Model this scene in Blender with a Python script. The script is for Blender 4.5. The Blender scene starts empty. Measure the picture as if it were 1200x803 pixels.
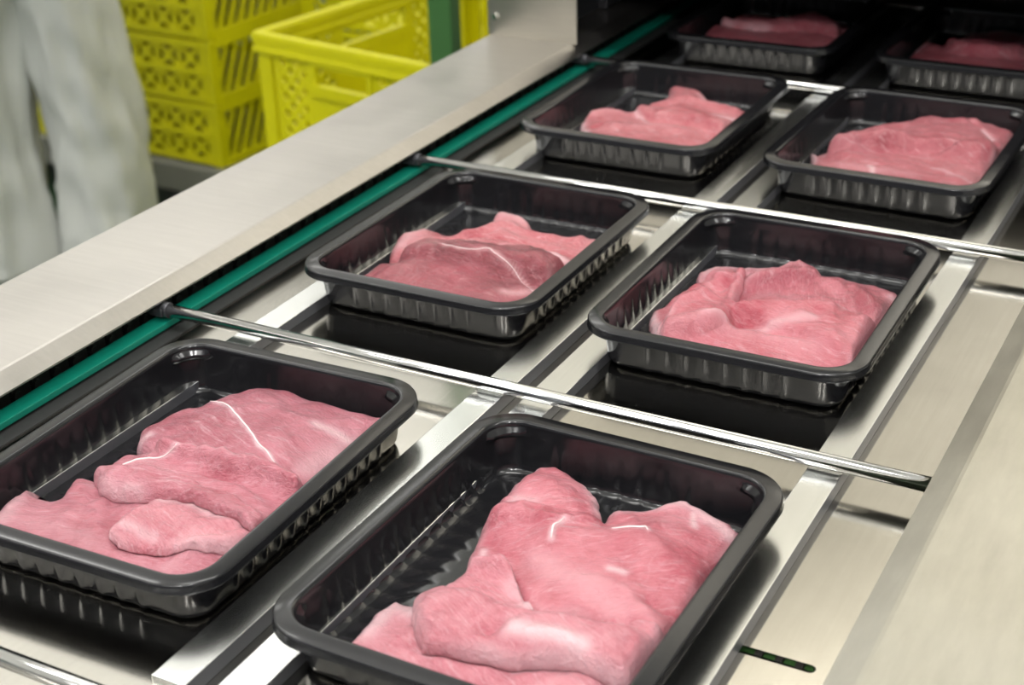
import bpy, bmesh, math, random
import numpy as np
from mathutils import Vector, Matrix, noise

D = bpy.data
SC = bpy.context.scene
COL = SC.collection
S = 0.19          # one unit = the outer width of a tray, in metres
PI = math.pi

# ------------------------------------------------------------------ camera
cd = D.cameras.new('camera')
cam = D.objects.new('camera', cd)
COL.objects.link(cam)
cd.sensor_width = 36.0
cd.lens = 52.995
cd.clip_start = 0.02
cd.clip_end = 60
F_ = Vector((-0.43190349, 0.78311613, -0.44742429))
R_ = Vector((0.8818392, 0.47075996, -0.0272889))
U_ = Vector((-0.18925907, 0.40634245, 0.89390538))
mw = Matrix.Identity(4)
for i in range(3):
    mw[i][0], mw[i][1], mw[i][2] = R_[i], U_[i], -F_[i]
mw[0][3], mw[1][3], mw[2][3] = 0.44042708, -0.6142221, 0.46605232
cam.matrix_world = mw
cd.dof.use_dof = True
cd.dof.focus_distance = 0.90
cd.dof.aperture_fstop = 10.0
SC.camera = cam

# ------------------------------------------------------------------ view + world
SC.view_settings.view_transform = 'Standard'
SC.view_settings.look = 'None'
SC.view_settings.gamma = 1.0
SC.view_settings.exposure = -1.12
SC.view_settings.use_curve_mapping = False
W = D.worlds.new('world')
SC.world = W
W.use_nodes = True
W.node_tree.nodes['Background'].inputs[0].default_value = (0.9, 0.95, 1.0, 1)
W.node_tree.nodes['Background'].inputs[1].default_value = 0.3

# ------------------------------------------------------------------ lamps of the hall
FLOOR = -0.90
CEIL = 2.70
LAMPS = [(-3.4, 0.0), (-1.6, 0.0), (0.2, 0.0), (2.0, 0.0),
         (-3.4, -2.0), (-1.6, -2.0), (0.2, -2.0), (2.0, -2.0),
         (-3.6, 1.9), (-1.9, 1.9), (-3.6, 3.9), (-1.9, 3.9), (0.2, 4.0), (2.0, 4.0)]
LAMP_Z = 1.72
LAMP_POWER = 30
for x, y in LAMPS:
    ld = D.lights.new('ceiling_lamp_light', 'AREA')
    ld.shape = 'RECTANGLE'
    ld.size, ld.size_y = 1.25, 0.28
    ld.energy = LAMP_POWER * (0.4 if y > 1 else 1.0)
    ld.color = (1.0, 0.985, 0.955)
    lo = D.objects.new('ceiling_lamp_light', ld)
    lo.location = (x, y, LAMP_Z - 0.065)
    COL.objects.link(lo)
    lu = ld.copy()
    lu.energy = LAMP_POWER * 1.25
    lo = D.objects.new('ceiling_lamp_uplight', lu)
    lo.location = (x, y, LAMP_Z + 0.012)
    lo.rotation_euler = (math.pi, 0, 0)
    COL.objects.link(lo)

# two small lamps added above the camera for crisp highlights on meat and trays
ADDED_LAMPS = [(0.85, -1.00, 1.30), (0.45, -1.30, 1.30)]
for p in ADDED_LAMPS:
    ld = D.lights.new('work_lamp_light', 'AREA')
    ld.shape = 'DISK'
    ld.size = 0.07
    ld.energy = 15.0
    ld.color = (1.0, 0.99, 0.97)
    lo = D.objects.new('work_lamp_light', ld)
    lo.location = p
    lo.rotation_euler = (Vector((-0.05, 0.25, 0.0)) - Vector(p)).to_track_quat('-Z', 'Y').to_euler()
    COL.objects.link(lo)


# ------------------------------------------------------------------ helpers
def link(name, me, parent=None):
    o = D.objects.new(name, me)
    COL.objects.link(o)
    if parent is not None:
        o.parent = parent
    return o


def build(name, bm, m, parent=None, smooth=False, bevel=0.0):
    me = D.meshes.new(name)
    bm.normal_update()
    bm.to_mesh(me)
    bm.free()
    if m is not None:
        me.materials.append(m)
    if smooth:
        for p in me.polygons:
            p.use_smooth = True
    o = link(name, me, parent)
    if bevel:
        md = o.modifiers.new('bevel', 'BEVEL')
        md.width = bevel
        md.segments = 2
        md.limit_method = 'ANGLE'
        md.angle_limit = math.radians(40)
    return o


def box(bm, x0, x1, y0, y1, z0, z1):
    v = [bm.verts.new(p) for p in ((x0, y0, z0), (x1, y0, z0), (x1, y1, z0), (x0, y1, z0),
                                   (x0, y0, z1), (x1, y0, z1), (x1, y1, z1), (x0, y1, z1))]
    for f in ((0, 3, 2, 1), (4, 5, 6, 7), (0, 1, 5, 4), (1, 2, 6, 5), (2, 3, 7, 6), (3, 0, 4, 7)):
        bm.faces.new([v[i] for i in f])


def ubox(bm, x0, x1, y0, y1, z0, z1):      # box in tray-width units
    box(bm, x0 * S, x1 * S, y0 * S, y1 * S, z0 * S, z1 * S)


def tube(bm, pts, r, n=10, cap=True):
    rings = []
    pts = [Vector(p) for p in pts]
    rs = r if isinstance(r, (list, tuple)) else [r] * len(pts)
    for i, p in enumerate(pts):
        t = (pts[min(i + 1, len(pts) - 1)] - pts[max(i - 1, 0)]).normalized()
        a = t.cross(Vector((0, 0, 1)))
        if a.length < 1e-3:
            a = Vector((1, 0, 0))
        a.normalize()
        b = t.cross(a)
        rings.append([bm.verts.new(p + rs[i] * (math.cos(2 * PI * k / n) * a + math.sin(2 * PI * k / n) * b)) for k in range(n)])
    for i in range(len(rings) - 1):
        for k in range(n):
            bm.faces.new((rings[i][k], rings[i][(k + 1) % n], rings[i + 1][(k + 1) % n], rings[i + 1][k]))
    if cap:
        bm.faces.new(rings[0][::-1])
        bm.faces.new(rings[-1])


def extrude_profile(bm, prof, y0, y1):     # profile (x, z) in units, swept along y, closed loop
    a = [bm.verts.new((x * S, y0 * S, z * S)) for x, z in prof]
    b = [bm.verts.new((x * S, y1 * S, z * S)) for x, z in prof]
    n = len(prof)
    for i in range(n):
        bm.faces.new((a[i], a[(i + 1) % n], b[(i + 1) % n], b[i]))
    bm.faces.new(a[::-1])
    bm.faces.new(b)


def thing(name, label, cat, loc=(0, 0, 0), rz=0.0, group=None):
    o = D.objects.new(name, None)
    COL.objects.link(o)
    o.empty_display_size = 0.05
    o.location = loc
    o.rotation_euler = (0, 0, rz)
    tag(o, label, cat, group)
    return o


def tag(o, label, cat, group=None):
    o['label'] = label
    o['category'] = cat
    if group:
        o['group'] = group
    return o


def struct(o):
    o['kind'] = 'structure'
    return o


# ------------------------------------------------------------------ materials
def mat(name):
    m = D.materials.new(name)
    m.use_nodes = True
    nt = m.node_tree
    return m, nt, nt.nodes['Principled BSDF']


def nd(nt, t, **k):
    n = nt.nodes.new(t)
    for a, v in k.items():
        setattr(n, a, v)
    return n


def ramp(nt, src, stops):
    r = nd(nt, 'ShaderNodeValToRGB')
    el = r.color_ramp.elements
    while len(el) < len(stops):
        el.new(0.5)
    for e, (p, c) in zip(el, stops):
        e.position = p
        e.color = tuple(c) + (1,) if len(c) == 3 else c
    nt.links.new(src, r.inputs[0])
    return r


def noise_tex(nt, scale, stretch=(1, 1, 1), detail=4, rough=0.5, coord='Object'):
    tc = nd(nt, 'ShaderNodeTexCoord')
    mp = nd(nt, 'ShaderNodeMapping')
    mp.inputs['Scale'].default_value = stretch
    nt.links.new(tc.outputs[coord], mp.inputs[0])
    n = nd(nt, 'ShaderNodeTexNoise')
    n.inputs['Scale'].default_value = scale
    n.inputs['Detail'].default_value = detail
    n.inputs['Roughness'].default_value = rough
    nt.links.new(mp.outputs[0], n.inputs['Vector'])
    return n


def m_plain(name, col, rough=0.5, metal=0.0, bump=0.0, bscale=200.0, var=0.0, spec=0.5):
    m, nt, b = mat(name)
    b.inputs['Roughness'].default_value = rough
    b.inputs['Metallic'].default_value = metal
    b.inputs['Specular IOR Level'].default_value = spec
    if var:
        n = noise_tex(nt, 6)
        r = ramp(nt, n.outputs[0], [(0.3, [c * (1 - var) for c in col]), (0.7, [min(1, c * (1 + var)) for c in col])])
        nt.links.new(r.outputs[0], b.inputs['Base Color'])
    else:
        b.inputs['Base Color'].default_value = tuple(col) + (1,)
    if bump:
        n = noise_tex(nt, bscale)
        bp = nd(nt, 'ShaderNodeBump')
        bp.inputs['Strength'].default_value = bump
        bp.inputs['Distance'].default_value = 0.001
        nt.links.new(n.outputs[0], bp.inputs['Height'])
        nt.links.new(bp.outputs[0], b.inputs['Normal'])
    return m


def m_steel(name, col, rough, stretch, var=0.05, bump=0.05, scale=60, rvar=0.15, smudge=0.0):
    """brushed steel: fine lines along one axis, cloudy smudges in the gloss"""
    m, nt, b = mat(name)
    b.inputs['Metallic'].default_value = 1.0
    n = noise_tex(nt, scale, stretch, 6, 0.6)
    n2 = noise_tex(nt, 9, (1, 1, 1), 5, 0.6)
    r = ramp(nt, n.outputs[0], [(0.25, [c * (1 - var) for c in col]), (0.75, [min(1, c * (1 + var)) for c in col])])
    mx = nd(nt, 'ShaderNodeMix', data_type='RGBA', blend_type='MULTIPLY')
    mx.inputs['Factor'].default_value = 1.0
    r2 = ramp(nt, n2.outputs[0], [(0.35, [1 - smudge] * 3), (0.6, [1, 1, 1])])
    nt.links.new(r.outputs[0], mx.inputs['A'])
    nt.links.new(r2.outputs[0], mx.inputs['B'])
    nt.links.new(mx.outputs['Result'], b.inputs['Base Color'])
    mr = nd(nt, 'ShaderNodeMapRange')
    mr.inputs['From Min'].default_value = 0.3
    mr.inputs['From Max'].default_value = 0.7
    mr.inputs['To Min'].default_value = rough * (1 - rvar)
    mr.inputs['To Max'].default_value = rough * (1 + rvar)
    nt.links.new(n2.outputs[0], mr.inputs[0])
    nt.links.new(mr.outputs[0], b.inputs['Roughness'])
    bp = nd(nt, 'ShaderNodeBump')
    bp.inputs['Strength'].default_value = bump
    bp.inputs['Distance'].default_value = 0.0004
    nt.links.new(n.outputs[0], bp.inputs['Height'])
    nt.links.new(bp.outputs[0], b.inputs['Normal'])
    return m


M = {}
M['deck'] = m_steel('brushed_steel_deck', (0.55, 0.53, 0.485), 0.13, (6, 0.25, 6), bump=0.03, smudge=0.12)
M['cover'] = m_steel('satin_steel_cover', (0.50, 0.475, 0.445), 0.36, (0.3, 5, 5), bump=0.04, smudge=0.08)
M['cover_right'] = m_steel('scratched_steel_cover', (0.53, 0.51, 0.45), 0.42, (3, 0.6, 3), var=0.08, bump=0.08, scale=40, smudge=0.12)
M['rail'] = m_steel('aluminium_rail', (0.76, 0.77, 0.76), 0.22, (8, 0.15, 8), bump=0.03)
M['rail_side'] = m_plain('dull_rail_side', (0.27, 0.275, 0.30), 0.45, metal=0.9)  # rough metal with the sides' dark reflections put into its colour
M['rod'] = m_steel('polished_rod', (0.88, 0.88, 0.88), 0.10, (0.2, 5, 5), var=0.02, bump=0.0)
M['hood'] = m_steel('steel_hood', (0.56, 0.53, 0.46), 0.35, (0.3, 5, 5), bump=0.03)
M['tray'] = m_plain('black_tray_plastic', (0.009, 0.009, 0.0105), 0.17, bump=0.015, bscale=400, spec=0.52)
M['green_plastic'] = m_plain('green_guide_plastic', (0.002, 0.17, 0.115), 0.4, var=0.12, bump=0.1, bscale=300)
M['chain'] = m_plain('oily_chain', (0.035, 0.035, 0.032), 0.35, metal=0.7)
M['dark'] = m_plain('dark_machine_paint', (0.02, 0.021, 0.024), 0.45)
M['dark_steel'] = m_plain('dull_inner_steel', (0.10, 0.10, 0.11), 0.4, metal=0.8)
M['crate'] = m_plain('yellow_crate_plastic', (0.66, 0.62, 0.001), 0.45, var=0.06)
M['post'] = m_plain('green_painted_steel', (0.055, 0.16, 0.045), 0.45, var=0.06)
M['floor'] = m_plain('green_resin_floor', (0.007, 0.042, 0.010), 0.45, var=0.25, bump=0.2, bscale=60)
M['wall'] = m_plain('white_wall_panel', (0.82, 0.81, 0.79), 0.6, var=0.02)
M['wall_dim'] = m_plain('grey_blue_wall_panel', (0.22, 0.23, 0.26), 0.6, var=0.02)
M['ceiling'] = m_plain('white_ceiling_panel', (0.86, 0.85, 0.83), 0.7)
M['trouser'] = m_plain('white_work_cotton', (0.62, 0.63, 0.60), 0.85, var=0.05, bump=0.3, bscale=500)
M['boot'] = m_plain('white_rubber_boot', (0.62, 0.62, 0.60), 0.5)
M['skin'] = m_plain('skin', (0.62, 0.36, 0.26), 0.5)
M['hair'] = m_plain('brown_hair', (0.06, 0.035, 0.02), 0.6)
M['dolly'] = m_plain('grey_dolly_plastic', (0.20, 0.20, 0.17), 0.5, var=0.1)
M['rubber'] = m_plain('black_rubber', (0.02, 0.02, 0.02), 0.6)
M['tub'] = m_plain('pale_grey_tub_plastic', (0.42, 0.43, 0.38), 0.5, var=0.05)
mm, nt_, b_ = mat('lamp_diffuser')
b_.inputs['Base Color'].default_value = (0.9, 0.9, 0.9, 1)
b_.inputs['Emission Color'].default_value = (1, 0.98, 0.93, 1)
b_.inputs['Emission Strength'].default_value = 2.4
M['lamp'] = mm


def m_meat(name, light, deep, fat, fibre_rot, seed):
    m, nt, b = mat(name)
    L = nt.links.new
    tc = nd(nt, 'ShaderNodeTexCoord')
    mp = nd(nt, 'ShaderNodeMapping')
    mp.inputs['Rotation'].default_value = (0, 0, fibre_rot)
    mp.inputs['Location'].default_value = (seed * 3.1, seed * 1.7, seed)
    L(tc.outputs['Object'], mp.inputs[0])
    mp2 = nd(nt, 'ShaderNodeMapping')
    mp2.inputs['Scale'].default_value = (1, 6, 2)
    L(mp.outputs[0], mp2.inputs[0])

    def nz(src, sc, det=5, ro=0.6, dist=0.0):
        n = nd(nt, 'ShaderNodeTexNoise')
        n.inputs['Scale'].default_value = sc
        n.inputs['Detail'].default_value = det
        n.inputs['Roughness'].default_value = ro
        n.inputs['Distortion'].default_value = dist
        L(src.outputs[0], n.inputs['Vector'])
        return n
    cloud = nz(mp, 26, 4, 0.55, 0.6)
    fibre = nz(mp2, 130, 5, 0.6, 1.2)
    fine = nz(mp, 900, 4, 0.7)
    vein = nz(mp, 22, 3, 0.5, 1.5)
    mp3 = nd(nt, 'ShaderNodeMapping')
    mp3.inputs['Scale'].default_value = (1, 3, 2)
    L(mp.outputs[0], mp3.inputs[0])
    marb = nz(mp2, 45, 6, 0.7, 0.8)
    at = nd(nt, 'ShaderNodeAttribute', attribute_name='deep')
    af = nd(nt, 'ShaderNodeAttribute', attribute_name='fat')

    def math_(op, a, bb, clamp=False):
        x = nd(nt, 'ShaderNodeMath', operation=op)
        x.use_clamp = clamp
        for i, v in enumerate((a, bb)):
            if isinstance(v, (int, float)):
                x.inputs[i].default_value = v
            else:
                L(v, x.inputs[i])
        return x.outputs[0]

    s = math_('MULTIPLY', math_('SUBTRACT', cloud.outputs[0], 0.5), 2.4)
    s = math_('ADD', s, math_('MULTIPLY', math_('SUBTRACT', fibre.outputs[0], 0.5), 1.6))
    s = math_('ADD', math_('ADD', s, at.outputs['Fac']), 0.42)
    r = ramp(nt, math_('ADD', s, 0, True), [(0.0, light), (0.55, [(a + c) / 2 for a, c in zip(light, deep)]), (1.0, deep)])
    # thin pale veins of silverskin
    v = math_('ABSOLUTE', math_('SUBTRACT', vein.outputs[0], 0.5), 0)
    v = math_('SUBTRACT', 1.0, math_('MULTIPLY', v, 55), True)
    v = math_('MULTIPLY', v, 0.10)
    f = math_('MULTIPLY', math_('SUBTRACT', fine.outputs[0], 0.62), 3.0, True)
    fatf = math_('MAXIMUM', math_('MULTIPLY', af.outputs['Fac'], math_('ADD', math_('MULTIPLY', fibre.outputs[0], 0.9), 0.35)), v, True)
    fatf = math_('MAXIMUM', fatf, math_('MULTIPLY', f, 0.6), True)
    mb = math_('MULTIPLY', math_('SUBTRACT', marb.outputs[0], 0.54), 4.0, True)
    fatf = math_('MAXIMUM', fatf, math_('MULTIPLY', mb, 0.55), True)
    mx = nd(nt, 'ShaderNodeMix', data_type='RGBA')
    L(fatf, mx.inputs['Factor'])
    L(r.outputs[0], mx.inputs['A'])
    mx.inputs['B'].default_value = tuple(fat) + (1,)
    L(mx.outputs['Result'], b.inputs['Base Color'])
    b.inputs['Roughness'].default_value = 0.33
    b.inputs['Specular IOR Level'].default_value = 0.5
    b.inputs['Coat Weight'].default_value = 0.9
    b.inputs['Coat Roughness'].default_value = 0.10
    b.inputs['Subsurface Weight'].default_value = 0.12
    b.inputs['Subsurface Radius'].default_value = (1.0, 0.35, 0.3)
    b.inputs['Subsurface Scale'].default_value = 0.004
    grain = nz(mp3, 420, 4, 0.65, 0.8)
    pucker = nz(mp, 90, 4, 0.6, 1.0)
    h = math_('ADD', math_('MULTIPLY', fibre.outputs[0], 0.7), math_('MULTIPLY', grain.outputs[0], 0.9))
    h = math_('ADD', h, math_('MULTIPLY', pucker.outputs[0], 1.6))
    h = math_('ADD', h, math_('MULTIPLY', fine.outputs[0], 0.35))
    bp = nd(nt, 'ShaderNodeBump')
    bp.inputs['Strength'].default_value = 0.8
    bp.inputs['Distance'].default_value = 0.0020
    L(h, bp.inputs['Height'])
    L(bp.outputs[0], b.inputs['Normal'])
    bc = nd(nt, 'ShaderNodeBump')
    bc.inputs['Strength'].default_value = 1.0
    bc.inputs['Distance'].default_value = 0.0022
    wet = nz(mp3, 330, 3, 0.55, 0.6)
    L(math_('ADD', wet.outputs[0], math_('MULTIPLY', pucker.outputs[0], 1.5)), bc.inputs['Height'])
    L(bc.outputs[0], b.inputs['Coat Normal'])
    return m


# outlines (tray-local, tray widths) and surface strokes (width, height, fat, depth of colour, points)
PIECES = [
    ('A', 'back', [(0.195, 0.731), (0.208, 0.781), (0.234, 0.881), (0.289, 0.987), (0.342, 1.08), (0.411, 1.153), (0.523, 1.165), (0.641, 1.141), (0.73, 1.138), (0.909, 1.128), (0.921, 1.092), (0.922, 0.999), (0.922, 0.857), (0.922, 0.697), (0.922, 0.584), (0.851, 0.599), (0.689, 0.597), (0.513, 0.612), (0.377, 0.623), (0.249, 0.665)], [(0.008, 0.006, 1, 0, [(0.318, 0.961), (0.383, 0.944), (0.518, 0.858), (0.636, 0.771), (0.752, 0.703)]), (0.03, 0.012, -0.1, 0.1, [(0.314, 0.685), (0.45, 0.695), (0.597, 0.687), (0.709, 0.685)]), (0.03, 0, 0.7, 0, [(0.744, 0.938), (0.783, 0.942), (0.87, 0.935)]), (0.012, -0.01, 0, 0.3, [(0.742, 0.716), (0.824, 0.694), (0.89, 0.655)]), (0.03, 0.006, 0, 0, [(0.447, 1.06), (0.6, 0.965), (0.729, 0.918)]), (0.02, 0, 0.8, 0, [(0.247, 0.677), (0.274, 0.707)]), (0.06, -0.006, 0.35, -0.2, [(0.853, 0.73), (0.866, 0.855), (0.883, 0.936)])]),
    ('A', 'front', [(0.117, 0.094), (0.092, 0.156), (0.078, 0.307), (0.078, 0.373), (0.078, 0.387), (0.117, 0.34), (0.203, 0.345), (0.172, 0.446), (0.214, 0.481), (0.354, 0.469), (0.472, 0.498), (0.708, 0.492), (0.922, 0.435), (0.922, 0.326), (0.916, 0.136), (0.896, 0.104), (0.581, 0.078), (0.289, 0.078)], [(0.03, -0.014, 0, 0.35, [(0.573, 0.206), (0.678, 0.223), (0.751, 0.262), (0.834, 0.323), (0.864, 0.387)]), (0.025, 0, 0.6, -0.1, [(0.536, 0.403), (0.635, 0.415), (0.799, 0.372), (0.843, 0.382)]), (0.03, -0.01, 0, 0.3, [(0.39, 0.377), (0.459, 0.278), (0.551, 0.216)]), (0.05, 0.008, 0.5, -0.1, [(0.177, 0.169), (0.082, 0.302), (0.079, 0.369)]), (0.06, 0, 0.2, 0.25, [(0.23, 0.176), (0.346, 0.186), (0.496, 0.171)]), (0.03, -0.008, 0.0, 0.2, [(0.406, 0.213), (0.346, 0.314), (0.322, 0.391)]), (0.03, 0.012, 0.15, -0.2, [(0.754, 0.159), (0.779, 0.258), (0.853, 0.331)])]),
    ('A', 'spindle', [(0.52, 0.209), (0.512, 0.267), (0.527, 0.348), (0.555, 0.414), (0.642, 0.442), (0.786, 0.421), (0.922, 0.382), (0.922, 0.338), (0.877, 0.291), (0.761, 0.233), (0.671, 0.202), (0.59, 0.189)], [(0.03, 0.0, 0.7, -0.1, [(0.574, 0.392), (0.666, 0.412), (0.786, 0.392)]), (0.02, -0.006, 0, 0.1, [(0.77, 0.343), (0.845, 0.346)]), (0.02, 0, 0.5, -0.2, [(0.546, 0.243), (0.67, 0.237)])]),
    ('A', 'middle', [(0.258, 0.469), (0.236, 0.567), (0.259, 0.619), (0.353, 0.656), (0.473, 0.667), (0.613, 0.666), (0.724, 0.664), (0.904, 0.638), (0.922, 0.592), (0.922, 0.471), (0.922, 0.382), (0.922, 0.365), (0.823, 0.398), (0.635, 0.418), (0.548, 0.409), (0.434, 0.38), (0.348, 0.383), (0.293, 0.415)], [(0.007, 0.004, 0.9, 0, [(0.285, 0.461), (0.316, 0.527), (0.368, 0.586), (0.445, 0.632)]), (0.05, 0.014, 0, 0, [(0.358, 0.475), (0.54, 0.51), (0.72, 0.522), (0.858, 0.475)]), (0.015, -0.008, 0, 0.25, [(0.505, 0.449), (0.619, 0.477), (0.768, 0.456), (0.903, 0.411)]), (0.02, 0, 0.5, 0, [(0.33, 0.388), (0.392, 0.382), (0.486, 0.402)]), (0.02, -0.006, 0, 0.2, [(0.585, 0.593), (0.705, 0.578), (0.845, 0.529)])]),
    ('B', 'back flap', [(0.209, 1.081), (0.221, 1.13), (0.282, 1.16), (0.36, 1.127), (0.441, 1.082), (0.492, 1.013), (0.544, 0.883), (0.436, 0.804), (0.278, 0.751), (0.221, 0.826), (0.203, 0.911), (0.197, 1.004)], [(0.05, 0.012, 0, 0.15, [(0.268, 1.012), (0.351, 1.025), (0.442, 0.961)]), (0.02, 0, 0.9, 0, [(0.215, 1.084), (0.243, 1.132)]), (0.03, 0, 0.7, 0, [(0.371, 1.118), (0.446, 1.071), (0.497, 0.989)]), (0.03, 0, 0.5, 0, [(0.244, 0.851), (0.262, 0.913), (0.317, 0.921)])]),
    ('B', 'front base', [(0.184, 0.102), (0.168, 0.269), (0.178, 0.377), (0.226, 0.379), (0.353, 0.399), (0.546, 0.39), (0.706, 0.429), (0.922, 0.478), (0.922, 0.498), (0.922, 0.351), (0.909, 0.121), (0.879, 0.092), (0.56, 0.078), (0.245, 0.078)], [(0.05, 0.004, 0.8, -0.2, [(0.199, 0.216), (0.199, 0.355), (0.268, 0.335)]), (0.02, -0.008, 0, 0.3, [(0.347, 0.208), (0.505, 0.208), (0.675, 0.246)]), (0.06, 0.02, 0, -0.1, [(0.455, 0.183), (0.646, 0.184), (0.811, 0.268)]), (0.015, 0, 0.5, 0, [(0.639, 0.219), (0.773, 0.295), (0.872, 0.394)])]),
    ('B', 'upper right', [(0.277, 0.591), (0.246, 0.685), (0.232, 0.801), (0.35, 0.859), (0.475, 0.895), (0.53, 0.932), (0.526, 1.009), (0.622, 1.064), (0.656, 1.113), (0.7, 1.143), (0.803, 1.12), (0.917, 1.062), (0.922, 1.012), (0.922, 0.855), (0.922, 0.721), (0.922, 0.611), (0.922, 0.473), (0.81, 0.495), (0.669, 0.505), (0.556, 0.47), (0.437, 0.543), (0.309, 0.548)], [(0.012, 0.006, 1, 0, [(0.479, 0.722), (0.462, 0.768), (0.465, 0.824)]), (0.07, 0.03, 0, 0.25, [(0.456, 0.765), (0.59, 0.831), (0.727, 0.826), (0.844, 0.768)]), (0.03, -0.01, 0, 0.5, [(0.808, 0.616), (0.861, 0.61), (0.926, 0.59)]), (0.05, 0, 0.75, -0.2, [(0.547, 1.01), (0.664, 1.095), (0.74, 1.114), (0.886, 1.019)]), (0.06, 0, 0.25, -0.2, [(0.463, 0.647), (0.617, 0.609), (0.752, 0.545)]), (0.01, 0.004, 0.7, 0, [(0.607, 0.839), (0.688, 0.884), (0.709, 0.853)]), (0.02, 0, 0.9, 0, [(0.674, 0.683), (0.713, 0.684)]), (0.03, -0.012, 0, 0.3, [(0.3, 0.687), (0.409, 0.644), (0.492, 0.592)]), (0.04, 0.014, 0.1, -0.2, [(0.617, 0.609), (0.748, 0.608), (0.867, 0.54)]), (0.02, -0.012, 0, 0.4, [(0.358, 0.817), (0.491, 0.862), (0.553, 0.908)]), (0.015, 0, 0.9, 0, [(0.753, 1.064), (0.792, 0.981)]), (0.02, 0.004, 0.8, 0.1, [(0.304, 0.569), (0.332, 0.594), (0.311, 0.644)]), (0.03, 0, 0.6, 0, [(0.872, 0.501), (0.91, 0.499)]), (0.06, 0.01, 0, 0.3, [(0.683, 0.927), (0.798, 0.909), (0.882, 0.832)])]),
    ('B', 'lower left', [(0.277, 0.326), (0.283, 0.405), (0.278, 0.482), (0.301, 0.561), (0.355, 0.59), (0.409, 0.605), (0.485, 0.529), (0.564, 0.48), (0.627, 0.486), (0.716, 0.513), (0.922, 0.51), (0.922, 0.47), (0.922, 0.407), (0.922, 0.333), (0.904, 0.294), (0.776, 0.277), (0.703, 0.242), (0.621, 0.208), (0.536, 0.204), (0.459, 0.181), (0.393, 0.183), (0.325, 0.244)], [(0.07, 0.02, 0, -0.1, [(0.369, 0.332), (0.502, 0.378), (0.669, 0.379), (0.803, 0.386)]), (0.035, 0.008, 1, -0.2, [(0.6, 0.294), (0.662, 0.295), (0.706, 0.307), (0.766, 0.309)]), (0.025, -0.012, 0, 0.4, [(0.511, 0.269), (0.545, 0.266), (0.551, 0.289)]), (0.03, 0.006, 0.8, -0.2, [(0.538, 0.481), (0.597, 0.468), (0.633, 0.475)]), (0.03, 0.0, 0.35, -0.5, [(0.458, 0.53), (0.528, 0.498), (0.599, 0.49)]), (0.008, -0.003, 0, 0.2, [(0.329, 0.443), (0.377, 0.478), (0.448, 0.498)]), (0.008, -0.003, 0, 0.2, [(0.339, 0.404), (0.408, 0.449), (0.465, 0.467)]), (0.03, 0, 0.0, 0.35, [(0.859, 0.317), (0.876, 0.384), (0.888, 0.439)]), (0.015, 0, 0.0, 0.5, [(0.364, 0.575), (0.411, 0.603)])]),
    ('C', 'back', [(0.148, 0.46), (0.093, 0.616), (0.146, 0.729), (0.219, 0.735), (0.295, 0.732), (0.345, 0.856), (0.36, 0.924), (0.333, 1.029), (0.376, 1.048), (0.513, 0.988), (0.602, 0.907), (0.696, 0.886), (0.863, 0.933), (0.922, 0.939), (0.922, 0.74), (0.922, 0.551), (0.922, 0.422), (0.613, 0.374), (0.367, 0.361), (0.208, 0.407)], [(0.03, 0.02, 0, 0.2, [(0.357, 0.728), (0.491, 0.862), (0.655, 0.825), (0.828, 0.849)]), (0.035, 0, 0.7, -0.2, [(0.253, 0.502), (0.353, 0.582), (0.484, 0.606), (0.614, 0.63), (0.831, 0.642)]), (0.03, -0.012, 0, 0.3, [(0.255, 0.573), (0.421, 0.72), (0.646, 0.732), (0.856, 0.705)]), (0.04, 0.012, 0.4, -0.2, [(0.173, 0.501), (0.141, 0.613), (0.174, 0.683)]), (0.03, 0.006, 0.9, 0, [(0.71, 0.69), (0.788, 0.674), (0.849, 0.634)]), (0.04, 0.012, 0.45, -0.2, [(0.368, 0.979), (0.466, 0.965), (0.573, 0.929)]), (0.06, 0.015, 0.2, -0.1, [(0.319, 0.514), (0.5, 0.578), (0.704, 0.619)])]),
    ('C', 'front', [(0.135, 0.094), (0.169, 0.117), (0.17, 0.223), (0.173, 0.326), (0.234, 0.391), (0.302, 0.471), (0.42, 0.517), (0.572, 0.551), (0.731, 0.571), (0.922, 0.549), (0.922, 0.507), (0.922, 0.382), (0.915, 0.133), (0.896, 0.104), (0.78, 0.078), (0.485, 0.078), (0.219, 0.078)], [(0.007, 0.004, 0.9, 0, [(0.43, 0.402), (0.523, 0.388), (0.645, 0.417), (0.768, 0.392), (0.879, 0.333)]), (0.08, 0.025, 0, 0.2, [(0.317, 0.235), (0.419, 0.347), (0.587, 0.423), (0.792, 0.451)]), (0.02, -0.012, 0, 0.1, [(0.46, 0.399), (0.598, 0.402), (0.737, 0.4), (0.874, 0.343)]), (0.03, 0, 0.8, 0, [(0.788, 0.253), (0.846, 0.295), (0.865, 0.335)]), (0.025, 0, 0.7, 0, [(0.141, 0.195), (0.187, 0.235), (0.184, 0.29)]), (0.04, 0, 0.0, 0.5, [(0.497, 0.483), (0.654, 0.504), (0.815, 0.511)])]),
    ('D', 'back thin', [(0.136, 0.816), (0.162, 0.934), (0.287, 0.983), (0.406, 1.009), (0.539, 0.989), (0.613, 0.832), (0.43, 0.719), (0.25, 0.7)], [(0.03, 0, 0.5, -0.2, [(0.146, 0.84), (0.18, 0.921), (0.384, 0.999)])]),
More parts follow.
